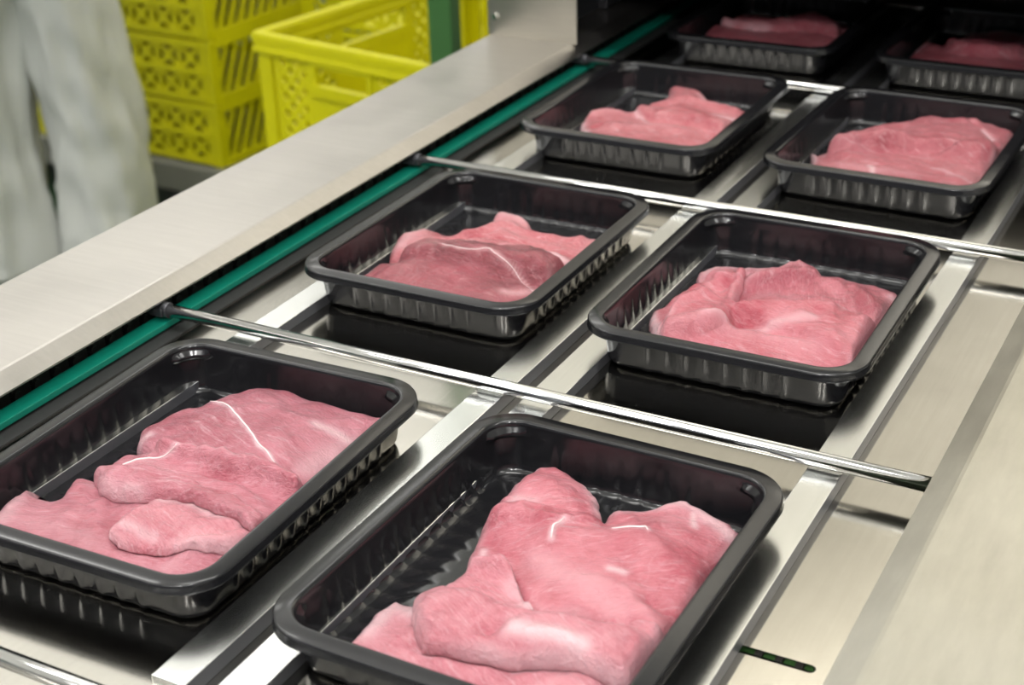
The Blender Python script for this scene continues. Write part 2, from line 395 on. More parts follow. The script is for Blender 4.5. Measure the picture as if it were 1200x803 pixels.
    ('D', 'back right', [(0.341, 0.589), (0.338, 0.767), (0.424, 0.876), (0.467, 0.935), (0.489, 0.984), (0.569, 0.967), (0.71, 0.988), (0.831, 0.974), (0.922, 0.914), (0.922, 0.865), (0.922, 0.652), (0.922, 0.458), (0.922, 0.243), (0.849, 0.318), (0.535, 0.416), (0.398, 0.467)], [(0.06, 0.03, 0, 0.3, [(0.465, 0.756), (0.584, 0.84), (0.756, 0.825), (0.856, 0.721)]), (0.012, 0.008, 0.3, 0, [(0.38, 0.718), (0.447, 0.81), (0.501, 0.947)]), (0.03, 0, 0.6, 0, [(0.891, 0.87), (0.921, 0.844)]), (0.03, 0, 0.2, 0.4, [(0.397, 0.603), (0.472, 0.666), (0.593, 0.661)]), (0.02, -0.01, 0, 0.3, [(0.717, 0.838), (0.808, 0.728), (0.881, 0.589)])]),
    ('D', 'left', [(0.114, 0.409), (0.134, 0.485), (0.145, 0.612), (0.178, 0.722), (0.254, 0.788), (0.342, 0.795), (0.379, 0.686), (0.404, 0.517), (0.447, 0.337), (0.364, 0.244), (0.235, 0.213), (0.167, 0.294)], [(0.025, 0, 0.9, 0, [(0.121, 0.404), (0.167, 0.323), (0.22, 0.234)]), (0.04, 0.02, 0, 0.1, [(0.177, 0.504), (0.231, 0.651), (0.306, 0.716)]), (0.03, -0.01, 0, 0.6, [(0.316, 0.689), (0.339, 0.762)]), (0.03, 0.02, 0, 0.2, [(0.216, 0.288), (0.238, 0.383), (0.301, 0.47)])]),
    ('D', 'front', [(0.234, 0.095), (0.218, 0.31), (0.204, 0.496), (0.239, 0.563), (0.299, 0.568), (0.364, 0.508), (0.488, 0.549), (0.597, 0.575), (0.704, 0.606), (0.765, 0.639), (0.833, 0.591), (0.901, 0.601), (0.922, 0.581), (0.922, 0.526), (0.922, 0.448), (0.922, 0.338), (0.9, 0.109), (0.778, 0.078), (0.536, 0.078), (0.285, 0.078)], [(0.04, 0.02, 0, 0.0, [(0.265, 0.496), (0.402, 0.455), (0.559, 0.511), (0.75, 0.569)]), (0.05, 0.02, 0.15, -0.2, [(0.273, 0.236), (0.394, 0.318), (0.589, 0.324), (0.769, 0.326)]), (0.025, -0.012, 0, 0.3, [(0.373, 0.342), (0.485, 0.421), (0.643, 0.436), (0.777, 0.442)]), (0.03, -0.012, 0.1, 0.3, [(0.762, 0.626), (0.816, 0.482), (0.897, 0.281)]), (0.04, 0.012, 0, 0.4, [(0.212, 0.384), (0.25, 0.504), (0.317, 0.52)]), (0.03, 0, 0.5, -0.1, [(0.372, 0.313), (0.543, 0.391), (0.712, 0.467)]), (0.02, 0, 0.6, 0, [(0.839, 0.204), (0.902, 0.245)])]),
    ('E', 'back', [(0.359, 0.666), (0.367, 0.839), (0.399, 0.977), (0.389, 1.044), (0.329, 1.171), (0.377, 1.171), (0.463, 1.171), (0.539, 1.131), (0.622, 1.025), (0.742, 0.969), (0.857, 0.915), (0.922, 0.92), (0.922, 0.718), (0.922, 0.477), (0.782, 0.499), (0.577, 0.503), (0.419, 0.561)], [(0.03, 0.0, 0.5, -0.2, [(0.557, 1.05), (0.692, 0.947), (0.784, 0.918)]), (0.04, 0.02, 0, 0, [(0.414, 0.761), (0.506, 0.868), (0.645, 0.859), (0.826, 0.839)]), (0.03, 0, 0.7, -0.1, [(0.686, 0.723), (0.768, 0.715), (0.854, 0.73)]), (0.02, -0.012, 0, 0.4, [(0.392, 0.654), (0.519, 0.673), (0.685, 0.692)])]),
    ('E', 'front', [(0.209, 0.311), (0.156, 0.437), (0.133, 0.558), (0.147, 0.676), (0.234, 0.699), (0.37, 0.672), (0.521, 0.636), (0.697, 0.66), (0.831, 0.601), (0.922, 0.619), (0.922, 0.411), (0.922, 0.185), (0.896, 0.104), (0.701, 0.078), (0.481, 0.078), (0.277, 0.102)], [(0.04, 0.02, 0.2, -0.1, [(0.162, 0.554), (0.255, 0.593), (0.383, 0.582)]), (0.02, -0.03, 0, 0.8, [(0.278, 0.367), (0.281, 0.402)]), (0.03, 0, 0.9, -0.1, [(0.146, 0.471), (0.216, 0.331), (0.269, 0.271)]), (0.015, 0.004, 0.6, 0, [(0.394, 0.587), (0.46, 0.529), (0.539, 0.437)]), (0.06, 0.018, 0.1, -0.1, [(0.383, 0.37), (0.565, 0.407), (0.747, 0.404)]), (0.03, 0, 0.0, 0.5, [(0.772, 0.537), (0.854, 0.491), (0.861, 0.374)])]),
    ('F', 'back', [(0.19, 0.44), (0.171, 0.636), (0.194, 0.738), (0.258, 0.896), (0.362, 1.0), (0.454, 1.156), (0.521, 1.171), (0.571, 1.171), (0.646, 1.171), (0.718, 1.171), (0.894, 1.108), (0.922, 0.953), (0.922, 0.77), (0.922, 0.627), (0.705, 0.564), (0.558, 0.531), (0.371, 0.447)], [(0.05, 0.02, 0, 0.1, [(0.251, 0.66), (0.382, 0.847), (0.536, 1.009), (0.712, 1.087)]), (0.02, 0, 1, 0, [(0.771, 0.979), (0.835, 0.91)]), (0.02, 0, 0.9, 0, [(0.185, 0.573), (0.189, 0.665)]), (0.015, -0.012, 0, 0.3, [(0.573, 1.12), (0.683, 1.074), (0.81, 0.946), (0.877, 0.834)])]),
    ('F', 'front', [(0.136, 0.162), (0.155, 0.284), (0.142, 0.362), (0.081, 0.544), (0.134, 0.462), (0.176, 0.418), (0.205, 0.494), (0.325, 0.6), (0.522, 0.661), (0.671, 0.697), (0.899, 0.729), (0.922, 0.747), (0.922, 0.519), (0.922, 0.245), (0.896, 0.104), (0.671, 0.078), (0.452, 0.078), (0.176, 0.078)], [(0.03, 0, 0.8, 0, [(0.16, 0.319), (0.107, 0.485)]), (0.02, -0.012, 0, 0.5, [(0.389, 0.316), (0.455, 0.306), (0.491, 0.323)]), (0.02, 0, 0.9, 0, [(0.436, 0.298), (0.471, 0.217)]), (0.05, 0.02, 0, 0, [(0.28, 0.393), (0.45, 0.538), (0.653, 0.562), (0.852, 0.585)]), (0.03, -0.01, 0, 0.4, [(0.548, 0.565), (0.688, 0.628), (0.882, 0.631)]), (0.02, 0, 0.5, 0, [(0.699, 0.385), (0.79, 0.346), (0.896, 0.316)]), (0.04, 0, 0.2, -0.2, [(0.299, 0.268), (0.435, 0.233), (0.632, 0.259)])]),
    ('G', 'front', [(0.115, 0.396), (0.092, 0.555), (0.156, 0.596), (0.25, 0.581), (0.466, 0.63), (0.613, 0.767), (0.824, 0.701), (0.901, 0.513), (0.888, 0.262), (0.519, 0.213), (0.169, 0.284)], []),
    ('G', 'back', [(0.175, 0.543), (0.142, 0.709), (0.184, 0.863), (0.369, 0.906), (0.557, 0.933), (0.734, 0.989), (0.88, 0.852), (0.896, 0.707), (0.86, 0.582), (0.641, 0.566), (0.412, 0.51)], [(0.03, 0, 0.6, -0.1, [(0.709, 0.822), (0.819, 0.713)])]),
    ('H', 'back', [(0.269, 0.613), (0.286, 0.906), (0.36, 1.047), (0.503, 1.129), (0.657, 1.06), (0.769, 0.754), (0.637, 0.497), (0.393, 0.46)], [(0.02, 0, 0.5, 0, [(0.464, 0.745), (0.563, 0.843)])]),
    ('H', 'front', [(0.111, 0.444), (0.105, 0.701), (0.107, 0.796), (0.185, 0.735), (0.352, 0.628), (0.53, 0.6), (0.692, 0.634), (0.789, 0.477), (0.747, 0.206), (0.453, 0.206), (0.18, 0.285)], [(0.03, 0, 0.7, 0, [(0.113, 0.472), (0.129, 0.676)])]),
]
POST = (-0.735, 1.335)
TUB = (-1.00, 3.10)
PERSON = (-1.87, 1.735, 0, -2.06, 1.60)

# ------------------------------------------------------------------ the room
def room():
    x0, x1, y0, y1 = -5.2, 3.4, -3.4, 5.6
    t = 0.1
    for nm, b, m in (('floor', (x0, x1, y0, y1, FLOOR - t, FLOOR), 'floor'),
                     ('ceiling', (x0, x1, y0, y1, CEIL, CEIL + t), 'ceiling'),
                     ('wall_left', (x0 - t, x0, y0, y1, FLOOR, CEIL), 'wall'),
                     ('wall_right', (x1, x1 + t, y0, y1, FLOOR, CEIL), 'wall'),
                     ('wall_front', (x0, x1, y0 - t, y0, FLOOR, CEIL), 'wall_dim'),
                     ('wall_back', (x0, x1, y1, y1 + t, FLOOR, CEIL), 'wall')):
        bm = bmesh.new()
        box(bm, *b)
        struct(build(nm, bm, M[m]))


room()

# lamp fixtures
first = None
COLW = {-3.6: 'near the left wall', -3.4: 'near the left wall', -1.9: 'left of the conveyor', -1.6: 'left of the conveyor', 0.2: 'above the conveyor', 2.0: 'near the right wall'}
ROWW = lambda y: 'far end of the hall' if y > 3 else 'row above the crates' if y > 1 else ('middle of the hall' if y > -1 else 'end of the hall behind the camera')
for i, (x, y) in enumerate(LAMPS):
    t = thing('ceiling_light', 'hanging fluorescent light %s, %s' % (COLW[x], ROWW(y)), 'ceiling light', (x, y, LAMP_Z), 0, 'ceiling lights of the hall')
    if first is None:
        bm = bmesh.new()
        box(bm, -0.66, 0.66, -0.16, 0.16, -0.045, 0.0)
        for sx in (-0.5, 0.5):
            tube(bm, [(sx, 0, 0), (sx, 0, CEIL - LAMP_Z)], 0.004, 6)
        a = build('housing', bm, M['ceiling'], t, bevel=0.004)
        bm = bmesh.new()
        box(bm, -0.63, 0.63, -0.13, 0.13, -0.060, -0.045)
        b = build('diffuser', bm, M['lamp'], t)
        first = (a, b)
    else:
        for c in first:
            k = c.copy()
            COL.objects.link(k)
            k.parent = t

for i, p in enumerate(ADDED_LAMPS):  # invented fixtures for the added highlight lamps
    t = thing('work_lamp', ['small round work lamp over the right side cover, nearer the right wall', 'small round work lamp hanging farthest behind the camera'][i], 'lamp', p)
    bm = bmesh.new()
    tube(bm, [(0, 0, 0.02), (0, 0, 0.05), (0, 0, 0.12)], [0.075, 0.07, 0.03], 20)
    build('shade', bm, M['dark'], t, smooth=False)
    bm = bmesh.new()
    tube(bm, [(0, 0, 0.12), (0, 0, CEIL - p[2])], 0.006, 8)
    build('pole', bm, M['dark'], t)

# ------------------------------------------------------------------ the conveyor
ZD = -0.010                      # deck height, units
RT = 0.040                       # top of the guide rails
Y0, Y1 = -3.0, 9.0
Y_HOOD = 4.25
conv = thing('packing_conveyor', 'stainless steel packing conveyor carrying two lanes of black meat trays', 'conveyor', (0, 0, FLOOR))
CV = Matrix.Translation((0, 0, FLOOR))


def part(name, bm, m, smooth=False, bevel=0.0, parent=None, label=None):
    o = build(name, bm, m, parent or conv, smooth, bevel)
    if parent is None:
        o.matrix_parent_inverse = CV.inverted()
    if label:
        o['label'] = label
    return o


# deck sheet with a real slot cut through it
def deck():
    bm = bmesh.new()
    x0, x1, y0, y1 = -1.95, 1.90, -1.60, Y1
    sx0, sx1, sy, r = 1.225, 1.508, -0.230, 0.0165
    loop = [(sx0, sy - r), (sx1 - r, sy - r)]
    for k in range(1, 12):
        a = -PI / 2 + PI * k / 12
        loop.append((sx1 - r + r * math.cos(a), sy + r * math.sin(a)))
    loop += [(sx1 - r, sy + r), (sx0, sy + r)]
    top_o = [(x0, y0), (x1, y0), (x1, y1), (x0, y1)]
    for z, flip in ((ZD, False), (ZD - 0.02, True)):
        vo = [bm.verts.new((x * S, y * S, z * S)) for x, y in top_o]
        vi = [bm.verts.new((x * S, y * S, z * S)) for x, y in loop]
        es = [bm.edges.new((vo[i], vo[(i + 1) % 4])) for i in range(4)]
        es += [bm.edges.new((vi[i], vi[(i + 1) % len(vi)])) for i in range(len(vi))]
        bmesh.ops.triangle_fill(bm, use_beauty=True, use_dissolve=False, edges=es, normal=(0, 0, -1 if flip else 1))
        if not flip:
            to, ti = vo, vi
        else:
            for a, b in ((to, vo), (ti, vi)):
                n = len(a)
                for i in range(n):
                    bm.faces.new((a[i], a[(i + 1) % n], b[(i + 1) % n], b[i]))
    bmesh.ops.recalc_face_normals(bm, faces=bm.faces)
    part('deck_sheet', bm, M['deck'])
    # what shows through the slot: a green chain guide with black notches
    bm = bmesh.new()
    ubox(bm, 1.20, 1.54, -0.300, -0.222, -0.115, -0.045)
    part('slot_guide', bm, M['post'], bevel=0.0006, label='green guide bar seen through the deck slot')
    for k in range(3):
        bm = bmesh.new()
        xx = 1.335 + k * 0.055
        ubox(bm, xx, xx + 0.022, -0.262, -0.214, -0.075, -0.034)
        part('guide_block', bm, M['rubber'], bevel=0.0004, label='black rubber block in the deck slot')
    bm = bmesh.new()
    ubox(bm, -1.9, 1.85, -1.55, Y1, -0.50, -0.44)
    part('belly_pan', bm, M['dark'])


deck()

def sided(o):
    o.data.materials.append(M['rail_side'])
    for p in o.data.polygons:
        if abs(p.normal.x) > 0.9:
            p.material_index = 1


# two wide guide rails and two narrow runner bars
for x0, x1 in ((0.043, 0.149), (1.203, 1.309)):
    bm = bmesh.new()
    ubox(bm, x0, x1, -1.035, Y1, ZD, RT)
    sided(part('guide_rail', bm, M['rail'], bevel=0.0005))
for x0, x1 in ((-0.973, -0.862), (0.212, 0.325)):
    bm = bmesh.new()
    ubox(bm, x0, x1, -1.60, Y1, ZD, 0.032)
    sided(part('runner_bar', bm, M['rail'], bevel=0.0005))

# green guide strip beside the chain
bm = bmesh.new()
ubox(bm, -1.347, -1.272, -1.6, Y1, 0.006, 0.030)
part('green_strip', bm, M['green_plastic'], bevel=0.0006)
bm = bmesh.new()
ubox(bm, -1.335, -1.30, -1.6, Y1, ZD, 0.006)
part('strip_carrier', bm, M['dark'])

# drive chain between the cover and the strip
bm = bmesh.new()
n = 0
y = -1.6
while y < 8.5:
    z = 0.030
    for sx in (-1.475, -1.385):
        ubox(bm, sx - 0.010, sx + 0.010, y, y + 0.085, z - 0.030, z + 0.030)
    tube(bm, [((-1.50) * S, (y + 0.015) * S, z * S), ((-1.362) * S, (y + 0.015) * S, z * S)], 0.017 * S, 8)
    y += 0.095
o = part('drive_chain', bm, M['chain'])
o['kind'] = 'stuff'
bm = bmesh.new()
ubox(bm, -1.53, -1.212, -1.6, Y1, ZD, -0.004)
part('chain_bed', bm, M['rubber'])

# push bars across the lanes
RY, RP = 0.6325, 1.8099
for k in range(0, 6):
    yy = (RY + (k - 1) * RP) * S
    bm = bmesh.new()
    tube(bm, [(-1.30 * S, yy, 0.070 * S), (1.80 * S, yy, 0.070 * S)], 0.0245 * S, 28)
    r = part('push_bar', bm, M['rod'], smooth=True)
    for p in r.data.polygons:
        if len(p.vertices) > 4:
            p.use_smooth = False
    bm = bmesh.new()
    ubox(bm, -1.50, -1.285, yy / S - 0.035, yy / S + 0.035, 0.052, 0.084)
    tube(bm, [(-1.298 * S, yy, 0.070 * S), (-1.272 * S, yy, 0.070 * S)], 0.030 * S, 20)
    e = build('end_block', bm, M['dark_steel'], r, bevel=0.0004)
    bm = bmesh.new()
    ubox(bm, 1.74, 1.86, yy / S - 0.035, yy / S + 0.035, 0.040, 0.10)
    build('end_block', bm, M['dark_steel'], r, bevel=0.0004)

# side covers
TH = 0.010
bm = bmesh.new()
prof = [(-1.903, -0.25), (-1.903, 0.138), (-1.891, 0.150), (-1.378, 0.150), (-1.366, 0.1475), (-1.356, 0.143), (-1.292, 0.112)]
inn = [(-1.294, 0.104), (-1.360, 0.133), (-1.368, 0.1375), (-1.378, 0.140), (-1.889, 0.140), (-1.893, 0.136), (-1.893, -0.25)]
extrude_profile(bm, prof + inn, -3.0, Y1)
part('side_cover', bm, M['cover'])
bm = bmesh.new()
prof = [(3.40, -1.2), (3.40, 0.140), (3.39, 0.150), (1.668, 0.150), (1.656, 0.1475), (1.646, 0.143), (1.578, 0.112)]
inn = [(1.580, 0.104), (1.650, 0.133), (1.658, 0.1375), (1.668, 0.140), (3.38, 0.140), (3.39, 0.136), (3.39, -1.2)]
extrude_profile(bm, prof[::-1] + inn[::-1], -3.0, Y_HOOD)
part('side_cover', bm, M['cover_right'], label='broad scratched steel cover on the right')

# machine hood over the far end
HT = 4.6
bm = bmesh.new()
ubox(bm, -1.903, -1.335, Y_HOOD, Y_HOOD + 0.012, 0.150, 0.69)
part('hood_post_panel', bm, M['hood'], bevel=0.0005)
for bx, bz in ((-1.855, 0.262), (-1.855, 0.62)):
    bm = bmesh.new()
    tube(bm, [(bx * S, (Y_HOOD - 0.015) * S, bz * S), (bx * S, (Y_HOOD + 0.002) * S, bz * S)], 0.017 * S, 12)
    part('hood_bolt', bm, M['rod'])
bm = bmesh.new()
ubox(bm, -1.903, 3.40, Y_HOOD, Y_HOOD + 0.012, 0.69, HT)
part('hood_front', bm, M['hood'])
bm = bmesh.new()
ubox(bm, -1.903, 3.40, Y_HOOD + 0.012, Y1, HT - 0.02, HT)
part('hood_top', bm, M['hood'])
for x in (-1.903, 3.388):
    bm = bmesh.new()
    ubox(bm, x, x + 0.012, Y_HOOD + 0.012, Y1, 0.150 if x < 0 else -1.2, HT)
    part('hood_side', bm, M['hood'])
bm = bmesh.new()
ubox(bm, -1.903, 3.40, Y1 - 0.02, Y1, -1.2, HT)
part('hood_back', bm, M['dark'])
# dark tunnel lining and the sealing head inside
bm = bmesh.new()
ubox(bm, -1.60, -1.57, Y_HOOD + 0.05, Y1, 0.02, 0.78)
part('tunnel_wall', bm, M['dark'])
bm = bmesh.new()
ubox(bm, -1.57, 3.0, Y_HOOD + 0.3, Y1, 0.62, 0.66)
part('tunnel_roof', bm, M['dark'])
bm = bmesh.new()
ubox(bm, 1.62, 1.65, Y_HOOD + 0.05, Y1, -0.01, 0.78)
part('tunnel_wall', bm, M['dark'])
bm = bmesh.new()
ubox(bm, -1.56, -1.50, 5.0, 8.6, 0.16, 0.30)
ubox(bm, -1.56, -1.46, 5.2, 5.9, 0.30, 0.46)
part('inner_bracket', bm, M['dark_steel'], bevel=0.001)
# undercarriage
for x in (-1.85, 3.25):
    for y in (-2.8, 3.6, 8.6):
        bm = bmesh.new()
        ubox(bm, x, x + 0.12, y, y + 0.12, FLOOR / S, -0.25 if x < 0 else -1.2)
        part('leg', bm, M['hood'], bevel=0.001)
for y in (-2.75, 3.67, 8.67):
    bm = bmesh.new()
    ubox(bm, -1.84, 3.30, y - 0.03, y + 0.03, -1.4, -1.2)
    part('cross_beam', bm, M['hood'])
for y in (-1.5, 3.67, 8.6):
    for x0, x1, z0, z1 in ((-1.84, -1.78, -1.4, -0.25), (1.78, 1.84, -1.3, -0.47)):
        bm = bmesh.new()
        ubox(bm, x0, x1, y - 0.03, y + 0.03, z0, z1)
        part('deck_bracket', bm, M['hood'])

# ------------------------------------------------------------------ trays
TL = 1.2488
TH_ = 0.1607 - ZD      # rim height above the deck


def tray_mesh():
    R0 = 0.155
    rows = [  # inset, z, rib outwards, rib downwards, lug
        (-0.003, -0.031, 0, 0, 0), (0.000, -0.026, 0, 0, 0), (0.0, -0.008, 0, 0, 0), (0.002, -0.003, 0, 0, 0), (0.006, 0.0, 0, 0, 0),
        (0.042, 0.0, 0, 0, 0), (0.046, 0.0015, 0, 0, 0), (0.050, 0.0, 0, 0, 0), (0.054, -0.004, 0, 0, 0), (0.056, -0.012, 0, 0, 0),
        (0.0565, -0.020, 0, 0, 0), (0.057, -0.028, 0, 0, 1), (0.0575, -0.042, 0, 0, 1), (0.058, -0.046, 0.05, 0, 0), (0.059, -0.055, 0.22, 0, 0),
        (0.062, -0.075, 0.35, 0, 0), (0.066, -0.110, 0.5, 0, 0), (0.070, -0.138, 0.65, 0, 0), (0.073, -0.150, 0.8, 0, 0), (0.077, -0.158, 0.9, 0, 0),
        (0.083, -0.1640, 0.8, 0, 0), (0.090, -0.1680, 0.6, 0.0, 0), (0.098, -0.1700, 0.3, 0.0, 0), (0.108, -0.1700, 0, 0.1, 0), (0.120, -0.1680, 0, 0.3, 0), (0.135, -0.164, 0, 0.45, 0), (0.152, -0.159, 0, 0.5, 0),
        (0.170, -0.1545, 0, 0.4, 0), (0.188, -0.1525, 0, 0.2, 0), (0.20, -0.152, 0, 0, 0), (0.23, -0.152, 0, 0, 0)]
    # perimeter parameter list: (side, t) -> unit square corners ; build point + normal for a given inset
    W_, L_ = 1.0, TL
    per = []
    NA = 14

    def side_samples(length, ribs0, ribs1, nr):
        ts = []
        cr = [ribs0 + (ribs1 - ribs0) * k / (nr - 1) for k in range(nr)]
        sp = (ribs1 - ribs0) / (nr - 1)
        a = R0
        out = [(a + (ribs0 - sp / 2 - a) * k / 4, 0.0) for k in range(4)]
        for c in cr:
            for dx, w in ((-0.5, 0), (-0.27, 0), (-0.17, 0.35), (-0.08, 0.9), (0, 1.0), (0.08, 0.9), (0.17, 0.35), (0.27, 0)):
                out.append((c + dx * sp, w))
        e = ribs1 + sp / 2
        out += [(e + (length - R0 - e) * k / 4, 0.0) for k in range(0, 5)]
        return out
    sx = side_samples(W_, 0.245, 0.740, 8)
    sy = side_samples(L_, 0.245, L_ - 0.245, 12)
    for t, w in sx:
        per.append(('s', t, w))
    for k in range(1, NA):
        per.append(('c1', k / NA, 0))
    for t, w in sy:
        per.append(('e', t, w))
    for k in range(1, NA):
        per.append(('c2', k / NA, 0))
    for t, w in sx:
        per.append(('n', t, w))
    for k in range(1, NA):
        per.append(('c3', k / NA, 0))
    for t, w in sy:
        per.append(('w', t, w))
    for k in range(1, NA):
        per.append(('c4', k / NA, 0))

    def point(kind, t, ins):
        # corner centre fixed, radius shrinks with the inset
        r = max(R0 - ins, 0.001)
        if kind == 's':
            return (t, ins), (0, -1)
        if kind == 'e':
            return (W_ - ins, t), (1, 0)
        if kind == 'n':
            return (W_ - t, L_ - ins), (0, 1)
        if kind == 'w':
            return (ins, L_ - t), (-1, 0)
        a0 = {'c1': -PI / 2, 'c2': 0, 'c3': PI / 2, 'c4': PI}[kind]
        cx, cy = {'c1': (W_ - R0, R0), 'c2': (W_ - R0, L_ - R0), 'c3': (R0, L_ - R0), 'c4': (R0, R0)}[kind]
        a = a0 + PI / 2 * t
        if ins > R0:
            k = ins - R0
            r = 0.0
            cx += -k if cx > 0.5 else k
            cy += -k if cy > L_ / 2 else k
        return (cx + r * math.cos(a), cy + r * math.sin(a)), (math.cos(a), math.sin(a))
    bm = bmesh.new()
    grid = []
    for ins, z, rf, rz, lf in rows:
        row = []
        for kind, t, w in per:
            # rows past the corner radius: squeeze side samples inwards
            (x, y), (nx, ny) = point(kind, t, ins)
            if ins > R0 and kind in 'senw':
                k = (0.5 * (W_ if kind in 'sn' else L_) - ins) / (0.5 * (W_ if kind in 'sn' else L_) - R0)
                if kind == 's':
                    x = 0.5 + (t - 0.5) * k
                if kind == 'n':
                    x = 0.5 + (0.5 - t) * k
                if kind == 'e':
                    y = L_ / 2 + (t - L_ / 2) * k
                if kind == 'w':
                    y = L_ / 2 + (L_ / 2 - t) * k
            d = 0.0058 * rf * w
            zz = z
            zz = max(z - 0.016 * rz * w, -0.1705)
            if lf and kind[0] == 'c':
                s_ = max(0.0, 1 - abs(t - 0.5) / 0.46)
                d -= 0.016 * min(1, s_ * 4)
            x += nx * d
            y += ny * d
            row.append(bm.verts.new((x * S, y * S, (zz + TH_) * S)))
        grid.append(row)
    n = len(per)
    for i in range(len(grid) - 1):
        for k in range(n):
            bm.faces.new((grid[i][k], grid[i + 1][k], grid[i + 1][(k + 1) % n], grid[i][(k + 1) % n]))
    bm.faces.new(grid[-1])
    # sharp crease lines stay smooth-shaded but well sampled
    me = D.meshes.new('meat_tray')
    bmesh.ops.recalc_face_normals(bm, faces=bm.faces)
    bm.to_mesh(me)
    bm.free()
    me.materials.append(M['tray'])
    for p in me.polygons:
        p.use_smooth = len(p.vertices) <= 4
    return me


TRAYS = {
    'A': (-0.9375, -0.8831, 0.0284, 'front left black tray, nearest the green strip, three pink cutlets in it'),
    'B': (0.2443, -0.8832, -0.0104, 'front right black tray, nearest the slot, with pale pink cutlets'),
    'C': (-0.9663, 0.9821, 0.0027, 'black tray in the left lane between two push bars, holding the darkest red cutlet'),
    'D': (0.2372, 0.9830, 0.0087, 'black tray in the right lane, second from the camera, heaped with meat'),
    'E': (-0.991, 2.8175, 0.0030, 'black tray in the left lane, third from the camera, with a curled cutlet'),
    'F': (0.2311, 2.8180, -0.0104, 'black tray in the right lane, third from the camera, with one broad fillet pair'),
    'G': (-0.985, 4.60, 0.0, 'shadowed black tray in the left lane under the dark hood'),
    'H': (0.225, 4.60, -0.005, 'shadowed black tray in the right lane under the dark hood'),
}
tm = tray_mesh()
for k, (x, y, a, lab) in TRAYS.items():
    o = link('meat_tray', tm)
    o.location = (x * S, y * S, ZD * S + 0.0004)
    o.rotation_euler = (0, 0, a)
    md = o.modifiers.new('solid', 'SOLIDIFY')
    md.thickness = 0.0005
    md.offset = 0
    tag(o, lab, 'tray', 'black plastic meat trays on the conveyor')

# ------------------------------------------------------------------ meat
pinkA = ((0.52, 0.17, 0.22), (0.31, 0.045, 0.078))
pinkB = ((0.66, 0.265, 0.31), (0.46, 0.10, 0.14))
redC = ((0.36, 0.062, 0.088), (0.17, 0.016, 0.028))
FAT = (0.82, 0.60, 0.64)
MEATS = {
    'A': m_meat('cutlet_rose', *pinkA, FAT, 0.3, 1),
    'A2': m_meat('cutlet_rose_pale', (0.58, 0.21, 0.26), (0.38, 0.065, 0.10), FAT, -0.2, 2),
    'B': m_meat('cutlet_pale_pink', *pinkB, FAT, 0.4, 3),
    'B2': m_meat('cutlet_pink', (0.62, 0.205, 0.25), (0.43, 0.07, 0.105), FAT, -0.5, 4),
    'C': m_meat('cutlet_dark_red', *redC, (0.75, 0.42, 0.44), 0.1, 5),
    'C2': m_meat('cutlet_pink_marbled', (0.62, 0.22, 0.245), (0.42, 0.06, 0.085), FAT, 0.2, 6),
    'D': m_meat('cutlet_coral', (0.60, 0.19, 0.23), (0.41, 0.05, 0.08), FAT, 0.15, 7),
    'D2': m_meat('cutlet_ridged_red', (0.52, 0.15, 0.19), (0.32, 0.042, 0.07), FAT, 1.2, 8),
    'E': m_meat('cutlet_salmon_pink', (0.57, 0.18, 0.205), (0.40, 0.055, 0.08), FAT, 0.2, 9),
    'F': m_meat('cutlet_even_rose', (0.50, 0.14, 0.17), (0.34, 0.048, 0.072), FAT, 0.1, 10),
}
PM = {  # material, base thickness, edge radius, label
    ('A', 'back'): ('A', 0.060, 0.075, 'rose cutlet crossed by a white tendon, at the back of the front left tray'),
    ('A', 'front'): ('A2', 0.038, 0.06, 'flat ragged rose cutlet against the near wall of the front left tray'),
    ('A', 'middle'): ('A2', 0.052, 0.07, 'rose cutlet lying across the middle of the front left tray'),
    ('A', 'spindle'): ('B', 0.028, 0.05, 'small pale tapered strip lying on the front cutlet of the front left tray'),
    ('B', 'back flap'): ('B2', 0.050, 0.07, 'pink cutlet tip poking up at the far end of the front right tray'),
    ('B', 'front base'): ('B', 0.035, 0.06, 'pale thin cutlet with a milky edge, lowest in the front right tray'),
    ('B', 'upper right'): ('B2', 0.055, 0.07, 'large pink cutlet with a short white tendon in the front right tray'),
    ('B', 'lower left'): ('B', 0.058, 0.07, 'smooth pale cutlet with a white fat patch in the front right tray'),
    ('C', 'back'): ('C2', 0.052, 0.06, 'pale marbled cutlet behind the dark red one'),
    ('C', 'front'): ('C', 0.065, 0.085, 'dark red cutlet, the darkest piece of meat, in the left lane'),
    ('D', 'back thin'): ('B', 0.035, 0.04, 'thin pale flap of meat at the far wall of the second right lane tray'),
    ('D', 'back right'): ('D2', 0.060, 0.07, 'dark rose cutlet with grooved surface behind the coral one'),
    ('D', 'left'): ('D', 0.060, 0.07, 'rolled coral cutlet with white edge at the left wall of its tray'),
    ('D', 'front'): ('D', 0.055, 0.075, 'coral cutlet on top of the heap in the second right lane tray'),
    ('E', 'back'): ('E', 0.055, 0.06, 'salmon pink cutlet with a raised tip, third tray of the left lane'),
    ('E', 'front'): ('E', 0.055, 0.07, 'curled salmon pink cutlet with a hollow fold at its left end'),
    ('F', 'back'): ('F', 0.065, 0.09, 'rose fillet with a short white streak, third tray of the right lane'),
    ('F', 'front'): ('F', 0.055, 0.07, 'rose fillet with a pointed white tip at its left corner'),
    ('G', 'back'): ('F', 0.055, 0.06, 'shadowed fillet behind another in the far left lane tray'),
    ('G', 'front'): ('F', 0.050, 0.06, 'shadowed fillet nearest the rim of the far left lane tray'),
    ('H', 'back'): ('F', 0.055, 0.06, 'shadowed fillet behind another in the far right lane tray'),
    ('H', 'front'): ('F', 0.050, 0.06, 'shadowed fillet nearest the rim of the far right lane tray'),
}

GX, GY = 200, 250
gx = (np.arange(GX) + 0.5) / GX
gy = (np.arange(GY) + 0.5) / GY * TL
XX, YY = np.meshgrid(gx, gy, indexing='ij')


